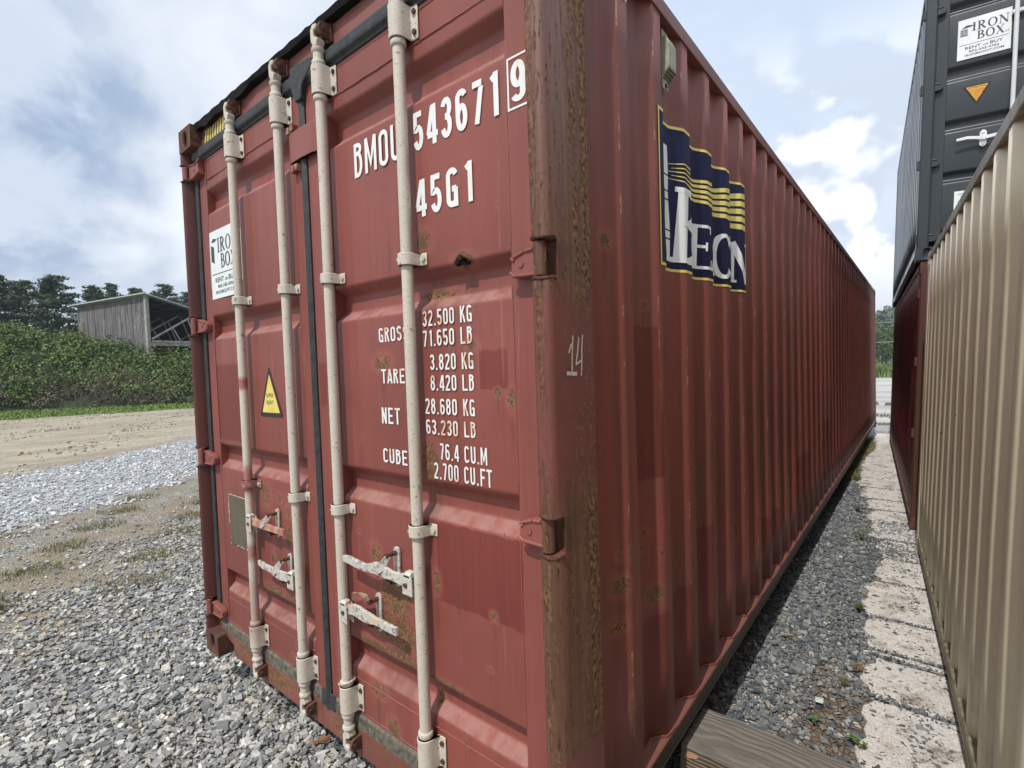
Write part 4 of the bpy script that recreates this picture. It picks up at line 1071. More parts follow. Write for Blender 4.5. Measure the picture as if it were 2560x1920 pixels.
# white tower emblem at left
tw = []
rr = random.Random(8); z = 1.948; pw = .018
while z < 2.37:
    w = .013+.008*abs(math.sin(z*13))+.002*rr.random(); c = .888-.03*(z-1.95)
    tw.append([(c-pw, z), (c+pw*1.1, z), (c+w*1.1, z+.028), (c-w, z+.028)]); pw = w; z += .028+(.006 if rr.random() < .35 else 0)
wrap('tower_emblem', tw, M_LOGOW, logo, .0040)
stripes(red, lambda u, v, d: (FOLD(u)+.004+d, u, v), .43, .545, 2.715, 2.79, .02, 3)

# vent on the side panel
vx = -.026
mb = MB()
mb.prism([(vx, 2.625), (vx+.030, 2.655), (vx+.033, 2.662), (vx+.033, 2.745), (vx+.022, 2.772), (vx, 2.778)], 'y', .825, .895)
mb.box(vx, vx+.004, .832, .888, 2.592, 2.81)
vent = mb.build('vent', M_VENT, red, bevel=.004)
mb = MB()
for i in range(4):
    for j in range(5):
        t = (i+.5)/4; a = .834+j*.0125
        p = Vector((vx+.001+.030*t, 0, 2.6245+.0315*t)); nrm = Vector((.7, 0, -.72))*.0008; dv = Vector((.0025, 0, .0026))
        mb.add([tuple(p-dv+nrm+Vector((0, a, 0))), tuple(p-dv+nrm+Vector((0, a+.008, 0))), tuple(p+dv+nrm+Vector((0, a+.008, 0))), tuple(p+dv+nrm+Vector((0, a, 0)))], [(0, 1, 2, 3)])
mb.build('vent_slots', M_DARK, vent, kind='stuff')
MB().lathe([(.010, .003), (.008, .009)], vx, .86, 2.606, 10, 'x').build('vent_rivet', M_RUST, vent)

# ================================================================== OTHER CONTAINERS
LEAN = math.radians(2.03)
def plain_container(label, loc, rotz, H, L, mside, mrail, mpost, mlow, door_builder=None, lean=LEAN, first=.500, castmat=None, depth=.036):
    """local frame: near face (doors) at y=0, long side x=0 faces -x, body towards +x and +y"""
    r = empty('shipping_container', loc); r.rotation_euler = Matrix.Rotation(rotz, 3, 'Z').__matmul__(Matrix.Rotation(lean, 3, 'Y')).to_euler()
    tag(r, label, 'shipping container', 'shipping containers in the yard')
    for cx, sx in ((0, 1), (WID, -1)):
        for cy, sy in ((0, 1), (L, -1)):
            for cz, sz in ((0, 1), (H, -1)): casting(r, cx, cy, cz, sx, sy, sz, castmat or mpost)
    for cx, s in ((.001, 1), (WID-.001, -1)):
        for ya, yb in ((.001, .16), (L-.16, L-.001)):
            MB().prism([(min(cx, cx+s*.09), ya+.012), (min(cx, cx+s*.09)+.012, ya), (max(cx, cx+s*.09)-.012, ya), (max(cx, cx+s*.09), ya+.012), (max(cx, cx+s*.09), yb-.012), (max(cx, cx+s*.09)-.012, yb), (min(cx, cx+s*.09)+.012, yb), (min(cx, cx+s*.09), yb-.012)], 'z', .119, H-.119).build('corner_post', mpost, r, smooth=True)
    P, _ = corr_points(.165, L-.165, first, .276, .0055, .0055+depth)
    corr_panel(r, P, .14, H-.055, mside, nz=6, dent=.004, flip=True)
    corr_panel(r, [(y, WID-x) for y, x in P], .14, H-.055, mside)
    for x, s in ((0, 1), (WID, -1)):
        bottom_rail(r, x, s, .179, L-.179, mrail, mlow); top_rail(r, x, s, .179, L-.179, H, mrail)
    MB().box(.05, WID-.05, .05, L-.05, H-.034, H-.016).build('roof_panel', mrail, r)
    MB().box(.06, WID-.06, .06, L-.06, .128, .16).build('floor', M_DARK, r)
    MB().box(.10, WID-.10, L-.07, L-.03, .12, H-.04).build('end_wall', mside, r)
    if door_builder: door_builder(r, H)
    else: MB().box(.10, WID-.10, .03, .07, .12, H-.04).build('end_wall', mside, r)
    return r
TAN = (.84, .735, .52)
def tan_edge(k, o, x, y, z, nz, nzb, st):
    return k.m('MULTIPLY', k.ss(k.noise(o, 1, 5, .7, stretch=(50, 50, 26)), .715, .73), k.ss(nzb, .55, .6))
M_TAN = paint('tan_side_paint', TAN, (.79, .68, .475), 'yz', streak=.30, rough=.42, edge=tan_edge, rust=[(5.2, 1.9, .012, .01), (4.7, 1.2, .008, .014), (4.2, 2.0, .01, .008), (3.9, 1.4, .008, .01), (5.4, .8, .01, .012)], mold=(.70, .02, (.23, .22, .10)))
M_TANRAIL = paint('mossy_tan_rail', (.42, .36, .25), (.27, .23, .15), 'yz', general=.12, streak=.8, mold=(3.6, 1.9, (.085, .075, .04)))
M_TANLOW = paint('tan_bottom_rail', (.38, .32, .19), (.22, .17, .09), 'yz', general=.35, streak=.8)
tanc = plain_container('long tan shipping container with mossy top rail, closest on the right of the alley', (.698, 4.668, GZ+.02), 0, 2.591, 6.058, M_TAN, M_TANRAIL, M_TAN, M_TANLOW, first=.38)
# the tan container reaches from its far corner back past the camera
def place_far(o, far, rotz, L, lean):
    R = Matrix.Rotation(rotz, 4, 'Z') @ Matrix.Rotation(lean, 4, 'Y')
    o.matrix_world = Matrix.Translation(Vector(far)) @ R @ Matrix.Translation((0, -L, 0))
def place_near(o, near, rotz, lean):
    o.matrix_world = Matrix.Translation(Vector(near)) @ Matrix.Rotation(rotz, 4, 'Z') @ Matrix.Rotation(lean, 4, 'Y')
place_far(tanc, (.698, 4.668, GZ+.015), math.radians(3.35), 6.058, LEAN)

def std_hinge(parent, z, mat, x0=.045, x1=.185, y=.012, h=.042):
    mb = MB()
    mb.prism([(x0, z-h), (x0, z+h), (x0+.03, z+h*1.1), (x1-.02, z+h*.8), (x1, z+h*.35), (x1, z-h*.35), (x1-.02, z-h*.8), (x0+.03, z-h*1.1)], 'y', y, y+.028)
    o = mb.build('hinge', mat, parent, bevel=.004)
    r = MB()
    r.cyl((x0+.028, y-.001, z+h*.75), (x0+.075, y-.001, z), .006, 6); r.cyl((x0+.028, y-.001, z-h*.75), (x0+.075, y-.001, z), .006, 6)
    r.cyl((x0+.02, y, z+h*.8), (x1-.02, y, z+h*.6), .006, 6); r.cyl((x0+.02, y, z-h*.8), (x1-.02, y, z-h*.6), .006, 6)
    r.build('pressed_rim', mat, o, smooth=True)
    k_ = MB(); k_.lathe([(.018, z-h), (.018, z+h)], x0-.012, y+.012, 0, 12); k_.build('hinge_knuckle', mat, o, smooth=True)
def red_doors(r, H):
    for i, (a, b) in enumerate(((.098, WID/2-.01), (WID/2+.01, WID-.098))):
        o = frame_ring(a, b, .169, H-.169, a+.09, b-.09, .178, H-.178, .05, .095).build('door', M_RED2, r, bevel=.003)
        ribs = [(H-.35, H-.48), (H-.95, H-1.07), (H-1.55, H-1.67), (H-2.15, H-2.27)]
        door_sheet(o, a+.09, b-.09, door_profile(ribs, .1785, H-.1785, .051), M_RED2)
    MB().box(.162, WID-.162, .05, .12, H-.16, H-.01).build('door_header', M_RED2, r)
    MB().box(.162, WID-.162, .05, .12, .02, .165).build('door_sill', M_RUST, r)
    MB().box(.0915, .135, .028, .049, .17, H-.17).build('side_gasket', M_DARK, r)
    for z in (H-.30, 1.64, .945, .265): std_hinge(r, z, M_RUST if z < H-.5 else M_RED2, .012, .17)
    for x in (.42, .85, WID-.85, WID-.42):
        o = MB().lathe([(.017, .06), (.017, H-.06)], x, .022, 0, 14).build('locking_bar', M_RED2, r, smooth=True)
M_RED2 = paint('dark_red_paint', (.150, .022, .020), (.105, .018, .017), 'yz', rects=[(.55, .45, .3, .35), (4.3, 1.9, .22, .30), (4.8, 1.62, .14, .5)], rectcol=(.125, .070, .055), streak=.45, general=.12)
M_RED2P = paint('dark_red_post_paint', (.10, .032, .024), (.07, .026, .020), 'yz', general=.45, streak=.5)
lower = plain_container('deep red shipping container at the bottom of the stack, beyond the tan one', (0, 0, 0), 0, 2.591, 6.058, M_RED2, M_RAIL, M_RED2P, M_RAILLOW, red_doors, castmat=M_RUST)
SA = math.radians(3.65)
place_near(lower, (.648, 5.150, GZ+.03), SA, LEAN)
mb = MB()
for a, b, c, d in ((5.62, 5.66, 1.28, 1.46), (5.62, 5.66, 1.08, 1.20), (5.62, 5.66, .92, 1.0)): mb.add([(-.0015, a, c), (-.0015, b, c), (-.0015, b, d), (-.0015, a, d)], [(0, 1, 2, 3)])
mb.build('marking', M_WHITE, lower, split=True)

GD = (.031, .039, .045)
M_GREY = paint('charcoal_paint', GD, (.026, .034, .040), 'yz', streak=.12, rough=.38)
M_GREYS = paint('charcoal_side_paint', (.062, .070, .084), (.050, .058, .070), 'yz', streak=.2, rough=.20)
M_ZINC = simple('galvanised_bar', (.62, .65, .67), .35, .06, 12, spec=.6)
M_ZINCW = simple('bright_zinc_handle', (.70, .72, .72), .35, .1, 30)
def grey_doors(r, H):
    ribs = [(2.30, 2.20), (1.735, 1.60), (1.262, 1.148), (.798, .692), (.275, .20)]
    for i, (a, b) in enumerate(((.092, WID/2-.008), (WID/2+.008, WID-.092))):
        o = frame_ring(a, b, .165, H-.165, a+.085, b-.085, .174, H-.174, .046, .09).build('door', M_GREY, r, bevel=.004)
        door_sheet(o, a+.085, b-.085, door_profile(ribs, .1745, H-.1745, .0475, a=.030, b=.034), M_GREY)
        if i == 0: d0 = o
    MB().box(.162, WID-.162, .05, .12, H-.16, H-.01).build('door_header', M_GREY, r)
    MB().prism([(.163, .12), (.163, .150), (WID-.163, .150), (WID-.163, .12), (WID-.3, .03), (.3, .03)], 'y', .048, .12).build('door_sill', M_GREY, r, bevel=.003)
    MB().box(.070, .0925, .030, .055, .165, H-.165).build('side_gasket', M_RUBBER, r)
    for z in (.200, .890, 1.575, 2.255): std_hinge(r, z, M_GREY, .012, .150)
    for x in (.618, .93, WID-.93, WID-.618):
        o = MB().lathe([(.0165, .05), (.0165, H-.05)], x, .014, 0, 14).build('locking_bar', M_ZINC, r, smooth=True)
        mb = MB(); mb.box(x-.03, x+.05, .008, .044, .55, .58); mb.box(x-.03, x+.05, .008, .044, 2.05, 2.08); mb.build('bearing_bracket', M_ZINC, o, bevel=.004, split=True)
    mb = MB()
    mb.bar([(.255, -.012, 1.050), (.33, -.010, 1.056), (.385, .0, 1.048), (.43, .004, 1.036), (.48, .002, 1.040), (.54, .0, 1.044), (.600, .002, 1.042)], [.011, .013, .013, .016, .014, .014, .016], .005)
    mb.build('handle', M_ZINCW, r, bevel=.002)
    mb = MB(); mb.prism([(.415, .985), (.430, .968), (.446, .968), (.462, .985), (.462, 1.092), (.446, 1.110), (.430, 1.110), (.415, 1.092)], 'y', .014, .044)
    mb.lathe([(.010, .004), (.010, .016)], .438, 0, 1.088, 10, 'y'); mb.lathe([(.008, .006), (.008, .016)], .438, 0, .99, 10, 'y'); mb.box(.425, .455, -.008, .016, 1.02, 1.062)
    mb.build('latch_plate', M_ZINCW, r, bevel=.003)
    pl = lambda u, v, d: (u, .0475-.0042-d, v)
    company_sign(d0, pl, .238, .592, 1.775, 2.125, 1)
    t = tri(d0, pl, (.292, 1.532), (.478, 1.532), (.385, 1.362), .80, M_BLKST, M_ORANGE)
    pt = lambda u, v, d: (u, .0475-.0056-d, v)
    font_mesh('lettering', 'ATTENTION', .325, .445, 1.500, 1.516, pt, M_YELT, t, .01)
    for i, (w, s_) in enumerate(((.10, 'THIS CONTAINER'), (.085, 'MUST BE HANDLED'), (.05, 'ONLY'), (.03, 'WITH'), (.04, 'CARE'))):
        font_mesh('lettering', s_, .385-w/2, .385+w/2, 1.478-.018*i, 1.488-.018*i, pt, M_YELT, t)
    mb = MB(); mb.box(.262, .50, .0425, .0465, .40, .605); o = mb.build('data_plate', M_SIGNW, d0, bevel=.001)
    lay = [[((.28+.0*i, .575-.022*i), (.28+.10*rr.random()+.05, .575-.022*i), (.28+.10*rr.random()+.05, .580-.022*i), (.28, .580-.022*i))] for i in range(8)]
    lay = [[((.285+.02*(i % 3), .575-.021*i), (.40, .575-.021*i), (.40, .579-.021*i), (.285+.02*(i % 3), .579-.021*i))] for i in range(8)]
    layers_mesh('plate_lines', lay, lambda u, v, d: (u, .0418-d*.2, v), M_YELT, o)
upper = plain_container('charcoal grey shipping container with orange warning triangle, on top of the stack', (0, 0, 0), 0, 2.591, 6.058, M_GREYS, M_GREYS, M_GREY, M_GREYS, grey_doors)
place_near(upper, (.702, 5.140, GZ+.03+2.600), SA, LEAN)

# ================================================================== GROUND
def ground_material():
    m, k, b = material('gravel_and_dirt'); o = k.obj(); x, y, z = k.sep(o)
    n1 = k.noise(o, .55, 6, .6); n2 = k.noise(o, 2.6, 6, .65); n3 = k.noise(o, 14, 6, .7); n4 = k.noise(o, 110, 4, .7)
    w = k.m('MULTIPLY', k.m('SUBTRACT', n1, .5), 3.2); w2 = k.m('MULTIPLY', k.m('SUBTRACT', n2, .5), 1.6)
    q = k.m('ADD', k.m('ADD', x, k.m('MULTIPLY', y, .67)), k.m('ADD', k.m('MULTIPLY', w, .45), k.m('MULTIPLY', w2, .5)))
    # crushed slate: voronoi chips
    def chips(scale, pal):
        v = k.n('ShaderNodeTexVoronoi'); k.put(v.inputs['Vector'], k.vm('MULTIPLY', o, (1, 1, 0))); v.inputs['Scale'].default_value = scale
        e = k.n('ShaderNodeTexVoronoi', feature='DISTANCE_TO_EDGE'); k.put(e.inputs['Vector'], k.vm('MULTIPLY', o, (1, 1, 0))); e.inputs['Scale'].default_value = scale
        rgb = k.sep(v.outputs['Color'])
        c = k.mix(rgb[0], pal[0], pal[1]); c = k.mix(k.ss(rgb[1], .8, .95), c, pal[2])
        ed = k.ss(e.outputs['Distance'], .0, .10)
        c = k.mix(k.m('SUBTRACT', 1.0, ed), c, tuple(v_*.35 for v_ in pal[0]))
        return c, k.m('ADD', k.m('MULTIPLY', ed, .6), k.m('MULTIPLY', rgb[2], .5))
    slate, sh = chips(34, ((.17, .17, .165), (.40, .395, .375), (.54, .51, .44)))
    pale, ph = chips(30, ((.30, .32, .35), (.60, .62, .64), (.70, .70, .68)))
    dirt = k.mix(k.ss(n2, .3, .7), (.24, .195, .135), (.33, .28, .20)); dirt = k.mix(k.m('MULTIPLY', k.ss(n3, .5, .7), .45), dirt, (.18, .145, .10))
    dirt = k.mix(k.m('MULTIPLY', k.ss(n4, .52, .66), .35), dirt, (.42, .40, .36))
    grass = k.mix(n3, (.045, .075, .018), (.10, .14, .035))
    # zones going away to the left of the doors
    near = slate
    trans = k.mix(k.ss(k.m('ADD', k.m('MULTIPLY', n2, .6), k.m('MULTIPLY', n3, .4)), .46, .56), dirt, slate)
    c = k.mix(k.ss(q, -4.6, -3.4), trans, near)
    hgt = sh
    pm = k.m('MULTIPLY', k.ss(q, -12.7, -11.7), k.ss(q, -7.3, -8.1))
    c = k.mix(pm, c, pale)
    mixz = k.m('MULTIPLY', k.m('MULTIPLY', k.ss(q, -8.6, -7.6), k.ss(q, -3.6, -4.8)), k.ss(k.m('ADD', k.m('MULTIPLY', n1, .5), k.m('MULTIPLY', n2, .5)), .54, .47))
    c = k.mix(k.m('MULTIPLY', mixz, .8), c, dirt)
    far = k.ss(q, -11.9, -12.9)
    tracks = k.ss(k.noise(o, 1, 5, .65, stretch=(1.6, .35, 1)), .42, .58)
    road = k.mix(k.m('MULTIPLY', tracks, .8), dirt, (.40, .36, .28)); road = k.mix(k.m('MULTIPLY', k.ss(k.m('ADD', k.m('MULTIPLY', n3, .5), k.m('MULTIPLY', n2, .5)), .48, .56), .65), road, (.20, .17, .125)); road = k.mix(k.m('MULTIPLY', k.ss(k.noise(o, 1, 6, .75, stretch=(3.2, 2.2, 1)), .60, .66), .7), road, (.13, .11, .08))
    c = k.mix(far, c, road)
    rg = k.ss(k.m('ADD', x, k.m('ADD', k.m('MULTIPLY', y, -.33), w2)), -32.4, -33.4)
    c = k.mix(rg, c, grass)
    # alley: brown grit beside the slabs, pale yard beyond the containers
    al = k.m('MULTIPLY', k.m('MULTIPLY', k.ss(x, .16, .34), k.ss(x, .9, .6)), k.m('MULTIPLY', k.ss(y, .9, 1.3), k.ss(k.m('ADD', y, w2), 2.5, 2.0)))
    c = k.mix(k.m('MULTIPLY', al, k.ss(n3, .35, .5)), c, (.15, .115, .08))
    yard = k.m('MULTIPLY', k.ss(y, 12.5, 14.0), k.ss(k.m('ADD', x, k.m('MULTIPLY', y, .25)), -9.0, -7.0))
    c = k.mix(yard, c, k.mix(k.ss(k.noise(o, 1, 5, .6, stretch=(.15, .6, 1)), .35, .65), (.40, .40, .38), (.58, .58, .55)))
    fld = k.ss(k.m('ADD', y, w), 43.0, 44.5)
    c = k.mix(fld, c, k.mix(k.ss(n1, .35, .65), (.075, .13, .03), (.15, .21, .07)))
    hh = k.m('ADD', k.m('MULTIPLY', hgt, k.ss(q, -14.0, -11.0)), k.m('MULTIPLY', n3, .5))
    finish(k, b, c, .92, hh, .018, .9)
    return m
mb = MB()
nx = 60
gx = [-420+i*0 for i in ()]
mb.add([(-600, -300, GZ), (600, -300, GZ), (600, 900, GZ), (-600, 900, GZ)], [(0, 1, 2, 3)])
ground = mb.build('ground', ground_material()); ground['kind'] = 'structure'

# ---------------- loose crushed stone as real chips
def chips_mesh(name, label, pts, sizes, seed, mat, flat=.38):
    r = np.random.default_rng(seed); n = len(pts)
    base = np.array([(x, y, z) for x in (-1, 1) for y in (-1, 1) for z in (-1, 1)], float)
    F = np.array([(0, 1, 3, 2), (4, 6, 7, 5), (0, 4, 5, 1), (2, 3, 7, 6), (0, 2, 6, 4), (1, 5, 7, 3)])
    v = base[None]*(.5+.5*r.random((n, 8, 3)))
    v *= np.stack([sizes*.5, sizes*.5*(.45+.5*r.random(n)), sizes*.5*flat*(.6+.8*r.random(n))], 1)[:, None, :]
    a = r.random(n)*2*PI; tx = r.normal(0, .38, n); ty = r.normal(0, .38, n)
    def rot(v, ax, t):
        c, s_ = np.cos(t)[:, None], np.sin(t)[:, None]; i, j = [(1, 2), (2, 0), (0, 1)][ax]; o = v.copy()
        o[:, :, i] = v[:, :, i]*c-v[:, :, j]*s_; o[:, :, j] = v[:, :, i]*s_+v[:, :, j]*c; return o
    v = rot(rot(rot(v, 0, tx), 1, ty), 2, a)+pts[:, None, :]
    me = bpy.data.meshes.new(name)
    V = v.reshape(-1, 3); Fs = (F[None]+8*np.arange(n)[:, None, None]).reshape(-1)
    me.vertices.add(len(V)); me.vertices.foreach_set('co', V.astype(np.float32).ravel())
    nf = n*6; me.loops.add(nf*4); me.loops.foreach_set('vertex_index', Fs.astype(np.int32))
    me.polygons.add(nf); me.polygons.foreach_set('loop_start', np.arange(0, nf*4, 4, dtype=np.int32)); me.polygons.foreach_set('loop_total', np.full(nf, 4, np.int32))
    at = me.attributes.new('tone', 'FLOAT', 'POINT'); at.data.foreach_set('value', np.repeat(r.random(n), 8).astype(np.float32))
    at = me.attributes.new('hue', 'FLOAT', 'POINT'); at.data.foreach_set('value', np.repeat(r.random(n), 8).astype(np.float32))
    me.update(calc_edges=True); me.shade_flat()
    o = link(name, me, mat); o['label'] = label; o['kind'] = 'stuff'; return o
def chip_mat(name, a, b_, c_, warm):
    m, k, b = material(name); o = k.obj(); t = k.attr('tone')[2]; h = k.attr('hue')[2]
    col = k.mix(k.ss(t, 0, 1), a, b_); col = k.mix(k.ss(t, .86, .97), col, c_); col = k.mix(k.m('MULTIPLY', k.ss(h, .80, .95), .7), col, warm)
    n = k.noise(o, 70, 5, .65); col = k.mix(k.m('MULTIPLY', k.ss(n, .35, .7), .35), col, tuple(v*.55 for v in a))
    finish(k, b, col, .8, n, .002, .5); return m
M_CHIP = chip_mat('slate_chips', (.17, .178, .180), (.47, .465, .44), (.68, .66, .61), (.54, .47, .35))
M_CHIPP = chip_mat('pale_stone_chips', (.36, .37, .385), (.64, .65, .65), (.76, .76, .74), (.52, .49, .43))
M_CHIPD = chip_mat('dark_slate_chips', (.075, .088, .10), (.235, .25, .255), (.42, .42, .40), (.26, .22, .16))
R = np.random.default_rng(12)
def scatter(n, box, keep, zj=.012):
    x = R.uniform(box[0], box[1], n); y = R.uniform(box[2], box[3], n); m = keep(x, y); x, y = x[m], y[m]
    return np.stack([x, y, GZ+.004+R.random(len(x))*zj], 1)
def wob(x, y): return .35*np.sin(x*2.1+y*1.3)+.25*np.sin(x*5.3-y*3.1)+.15*np.sin(y*9.1+x*7.7)
def d_left(x, y):
    q = x+.67*y+wob(x, y)
    return np.clip((q+6.0)/2.6, .05, 1)
def blot(x, y): return .5+.25*np.sin(x*1.7+y*2.9+1)+.25*np.sin(x*3.9-y*2.3)
pts = scatter(74000, (-7.6, -.2, -2.4, 2.4), lambda x, y: (R.random(len(x)) < d_left(x, y)*np.where(x < -4.3, .35+.65*(blot(x, y) > .42), 1)) & ~((x > -2.3) & (y > .5)))
chips_mesh('gravel', 'crushed blue-grey slate covering the ground before the doors', pts, R.uniform(.012, .046, len(pts))*np.where(R.random(len(pts)) < .07, 1.55, 1), 3, M_CHIP)
pts = scatter(15000, (-14.5, -6.5, -3.5, 6.0), lambda x, y: (x+.67*y+wob(x, y)*.8 > -12.3) & (x+.67*y+wob(x, y)*.8 < -7.5) & (x < -2.6))
chips_mesh('gravel', 'strip of pale crushed stone crossing the yard', pts, R.uniform(.03, .075, len(pts)), 4, M_CHIPP)
def in_alley(x, y):
    edge = np.interp(y, [.6, 1.6, 2.1, 2.7, 3.3, 4.2, 5.2, 6.6, 9], [.56, .52, .49, .46, .42, .56, .34, .2, .12])
    p = np.where(x < edge, 1.0, .10)
    g = ((y < 2.3) & (x > .20)); p = np.where(g & (x < edge), .42, p)
    # gravel spilling over the slab between y 3.7 and 5.3
    p = np.where((y > 3.9) & (y < 5.4) & (x > .40) & (x < .60+.1*np.sin(y*5)), .55, p)
    p = np.where((y > 7.4) & (x > .0), .10, p)
    return R.random(len(x)) < p
pts = scatter(30000, (-.62, .86, .3, 8.6), in_alley, .010)
chips_mesh('gravel', 'dark slate chips filling the alley beside the concrete slabs', pts, R.uniform(.013, .040, len(pts))*np.where(R.random(len(pts)) < .07, 1.5, 1), 5, M_CHIPD)

# ---------------- concrete slabs in the alley
def slab_mat():
    m, k, b = material('exposed_aggregate_concrete'); o = k.obj(); x, y, z = k.sep(o)
    n1 = k.noise(o, 260, 3, .7); n2 = k.noise(o, 55, 4, .65); n3 = k.noise(o, 6, 5, .6); pit = k.vor(o, 38)
    cg = k.n('ShaderNodeTexVoronoi'); k.put(cg.inputs['Vector'], o); cg.inputs['Scale'].default_value = 120
    c = k.mix(k.sep(cg.outputs['Color'])[0], (.49, .465, .43), (.76, .735, .69))
    c = k.mix(k.m('MULTIPLY', k.ss(n1, .40, .62), .35), c, (.33, .28, .25)); c = k.mix(k.m('MULTIPLY', k.ss(n3, .48, .66), .55), c, (.36, .30, .24))
    dk = k.m('MULTIPLY', k.ss(k.noise(o, 40, 2, .5), .64, .67), 1.0)
    c = k.mix(dk, c, (.06, .06, .062))
    gr = k.m('MULTIPLY', k.ss(k.m('ADD', k.m('MULTIPLY', n3, .5), k.m('MULTIPLY', n2, .5)), .54, .60), .75)
    c = k.mix(gr, c, (.15, .13, .11))
    finish(k, b, c, .9, k.m('ADD', n1, k.m('MULTIPLY', k.m('SUBTRACT', 1.0, dk), .6)), .003, .9); return m
M_SLAB = slab_mat()
pad = MB().box(-.05, 3.2, -1.5, 12.6, GZ-.05, GZ+.0035).build('concrete_pad', simple('joint_grit', (.060, .058, .055), .95, .5, 90, .8)); pad['kind'] = 'structure'
pad.location.x = .62
jy = [-1.4, -.6, .15, .80, 1.38, 1.985, 2.42, 2.50, 2.96, 3.62, 4.17, 4.72, 5.25, 5.79, 6.28, 6.92, 7.5, 8.1, 8.7, 9.4, 10.1, 10.8, 11.6, 12.5]
jx = [.60, .58, .56, .55, .53, .50, .49, .485, .44, .40, .52, .36, .33, .27, .22, .10, .05, .03, .02, .01, 0, 0, 0, -.02]
rr = random.Random(21)
for i in range(len(jy)-1):
    ya, yb = jy[i], jy[i+1]; g_ = .020+.012*rr.random(); xl = (jx[i]+jx[i+1])/2; xr = 3.1
    sl = {5: .09, 6: .13, 7: .02}.get(i, rr.uniform(-.03, .03)); sl2 = {4: .05, 5: .13, 6: .02}.get(i, 0)
    out = []
    m_ = 26
    prev = 0
    def yA(x): return ya+g_+sl*(.8-x)*(.6)+.008*math.sin(x*31+i)+.006*math.sin(x*67+i*3)
    def yB(x): return yb-g_*.3+({4: .09, 5: .13, 6: .02}.get(i, 0) if False else 0)*(.8-x)*.6+.006*math.sin(x*29+i*2)+.004*math.sin(x*71)
    for j in range(m_+1):
        x = xl+.035+(xr-xl-.035)*(j/m_)**1.6; out.append((x, yA(x)))
    for j in range(m_+1):
        x = xl+.035+(xr-xl-.035)*(1-j/m_)**1.6; out.append((x, max(yB(x), yA(x)+.02)))
    for j in range(1, 9):
        t = j/9; y = out[-1][1] if False else yb-g_+(ya-yb+2*g_)*t; out.append((xl+.020*math.sin(y*17+i)+.012*math.sin(y*43)+.03*(abs(t-.5)*2)**3, y))
    mb = MB(); mb.prism(out, 'z', GZ-.03, GZ+.014+rr.uniform(-.003, .003)+.004*(i % 2))
    o = mb.build('slab', M_SLAB, pad, bevel=.006); o.location.x = -.62
jp = []
for i, y_ in enumerate(jy[3:16]):
    n_ = 260; xx = R.uniform(jx[i+3]-.02, 1.05, n_); k_ = R.random(n_)**2
    yy2 = y_+.012+{5: .09, 6: .13, 7: .02}.get(i+3, 0)*(.8-xx)*.6+R.normal(0, .018+.02*(i % 3 == 0), n_)
    jp.append(np.stack([xx, yy2, np.full(n_, GZ+.012)+.004*R.random(n_)], 1))
for (cx_, cy_, sx_, sy_, n_) in ((.72, 4.45, .10, .25, 500), (.60, 3.9, .12, .12, 260), (.75, 4.95, .08, .15, 200), (.50, 5.05, .12, .16, 500), (.70, 3.30, .02, .12, 60), (.74, 1.75, .04, .12, 90), (.50, 4.35, .06, .22, 300)):
    jp.append(np.stack([R.normal(cx_, sx_, n_), R.normal(cy_, sy_, n_), np.full(n_, GZ+.015)+.004*R.random(n_)], 1))
pts = np.concatenate(jp); pts = pts[pts[:, 0] < 1.0]
chips_mesh('gravel', 'dark grit and chips lodged in the slab joints', pts, R.uniform(.008, .022, len(pts)), 15, M_CHIPD)
# ---------------- timber under the near corner
def timber_mat():
    m, k, b = material('weathered_timber'); o = k.obj(); x, y, z = k.sep(o)
    v = k.comb(k.m('MULTIPLY', x, 1.3), k.m('MULTIPLY', y, 14), k.m('MULTIPLY', z, 14))
    kn = k.noise(k.vm('MULTIPLY', o, (1.6, 5, 5)), 1.5, 2, .4)
    wv = k.n('ShaderNodeTexWave', wave_type='RINGS', rings_direction='X'); k.put(wv.inputs['Vector'], k.vm('ADD', k.comb(k.m('MULTIPLY', x, .35), k.m('ADD', y, -.98), k.m('ADD', z, .16)), k.vm('SCALE', k.noise(o, 3, 2, .5, col=True), .09)))
    wv.inputs['Scale'].default_value = 20; wv.inputs['Distortion'].default_value = 4.5; wv.inputs['Detail'].default_value = 4
    fi = k.noise(v, 7, 6, .7); fib = k.noise(o, 1, 4, .6, stretch=(8, 150, 150))
    c = k.mix(k.ss(wv.outputs['Fac'], .15, .8), (.150, .134, .115), (.19, .172, .150)); c = k.mix(k.m('MULTIPLY', k.ss(fib, .45, .65), .5), c, (.06, .05, .042))
    side = k.ss(z, -.012, -.03); c = k.mix(k.m('MULTIPLY', side, .7), c, k.mix(k.ss(fi, .4, .6), (.11, .075, .04), (.22, .155, .085)))
    finish(k, b, c, .9, k.m('ADD', wv.outputs['Fac'], fib), .004, .8); return m
M_TIMBER = timber_mat()
tb = MB()
tb.hexa([(-.045, .893, GZ), (.86, .905, GZ), (.86, 1.175, GZ), (-.045, 1.165, GZ), (-.03, .893, -.004), (.86, .905, -.004), (.86, 1.175, -.004), (-.03, 1.165, -.004)])
o = tb.build('timber_block', M_TIMBER, bevel=.006)
tag(o, 'weathered grey timber baulk under the near bottom edge of the maroon container', 'timber')
c_ = MB(); c_.add([(-.015, .8915, -.055), (.03, .8915, -.045), (.045, .8915, -.028), (.01, .8915, -.022), (-.01, .8915, -.035)], [(0, 1, 2, 3, 4)]); c_.build('fresh_split', simple('fresh_wood', (.50, .28, .15), .8, .2, 60), o)
for x0, y0, x1, y1, lab in ((-.9, 10.9, -.06, 11.15, 'dark timber baulk under the far end of the maroon container, alley side'), (-2.42, 11.6, -1.6, 11.85, 'dark timber baulk under the far end of the maroon container, yard side')):
    tag(MB().box(x0, x1, y0, y1, GZ, -.003).build('timber_block', M_TIMBER, bevel=.006), lab, 'timber')

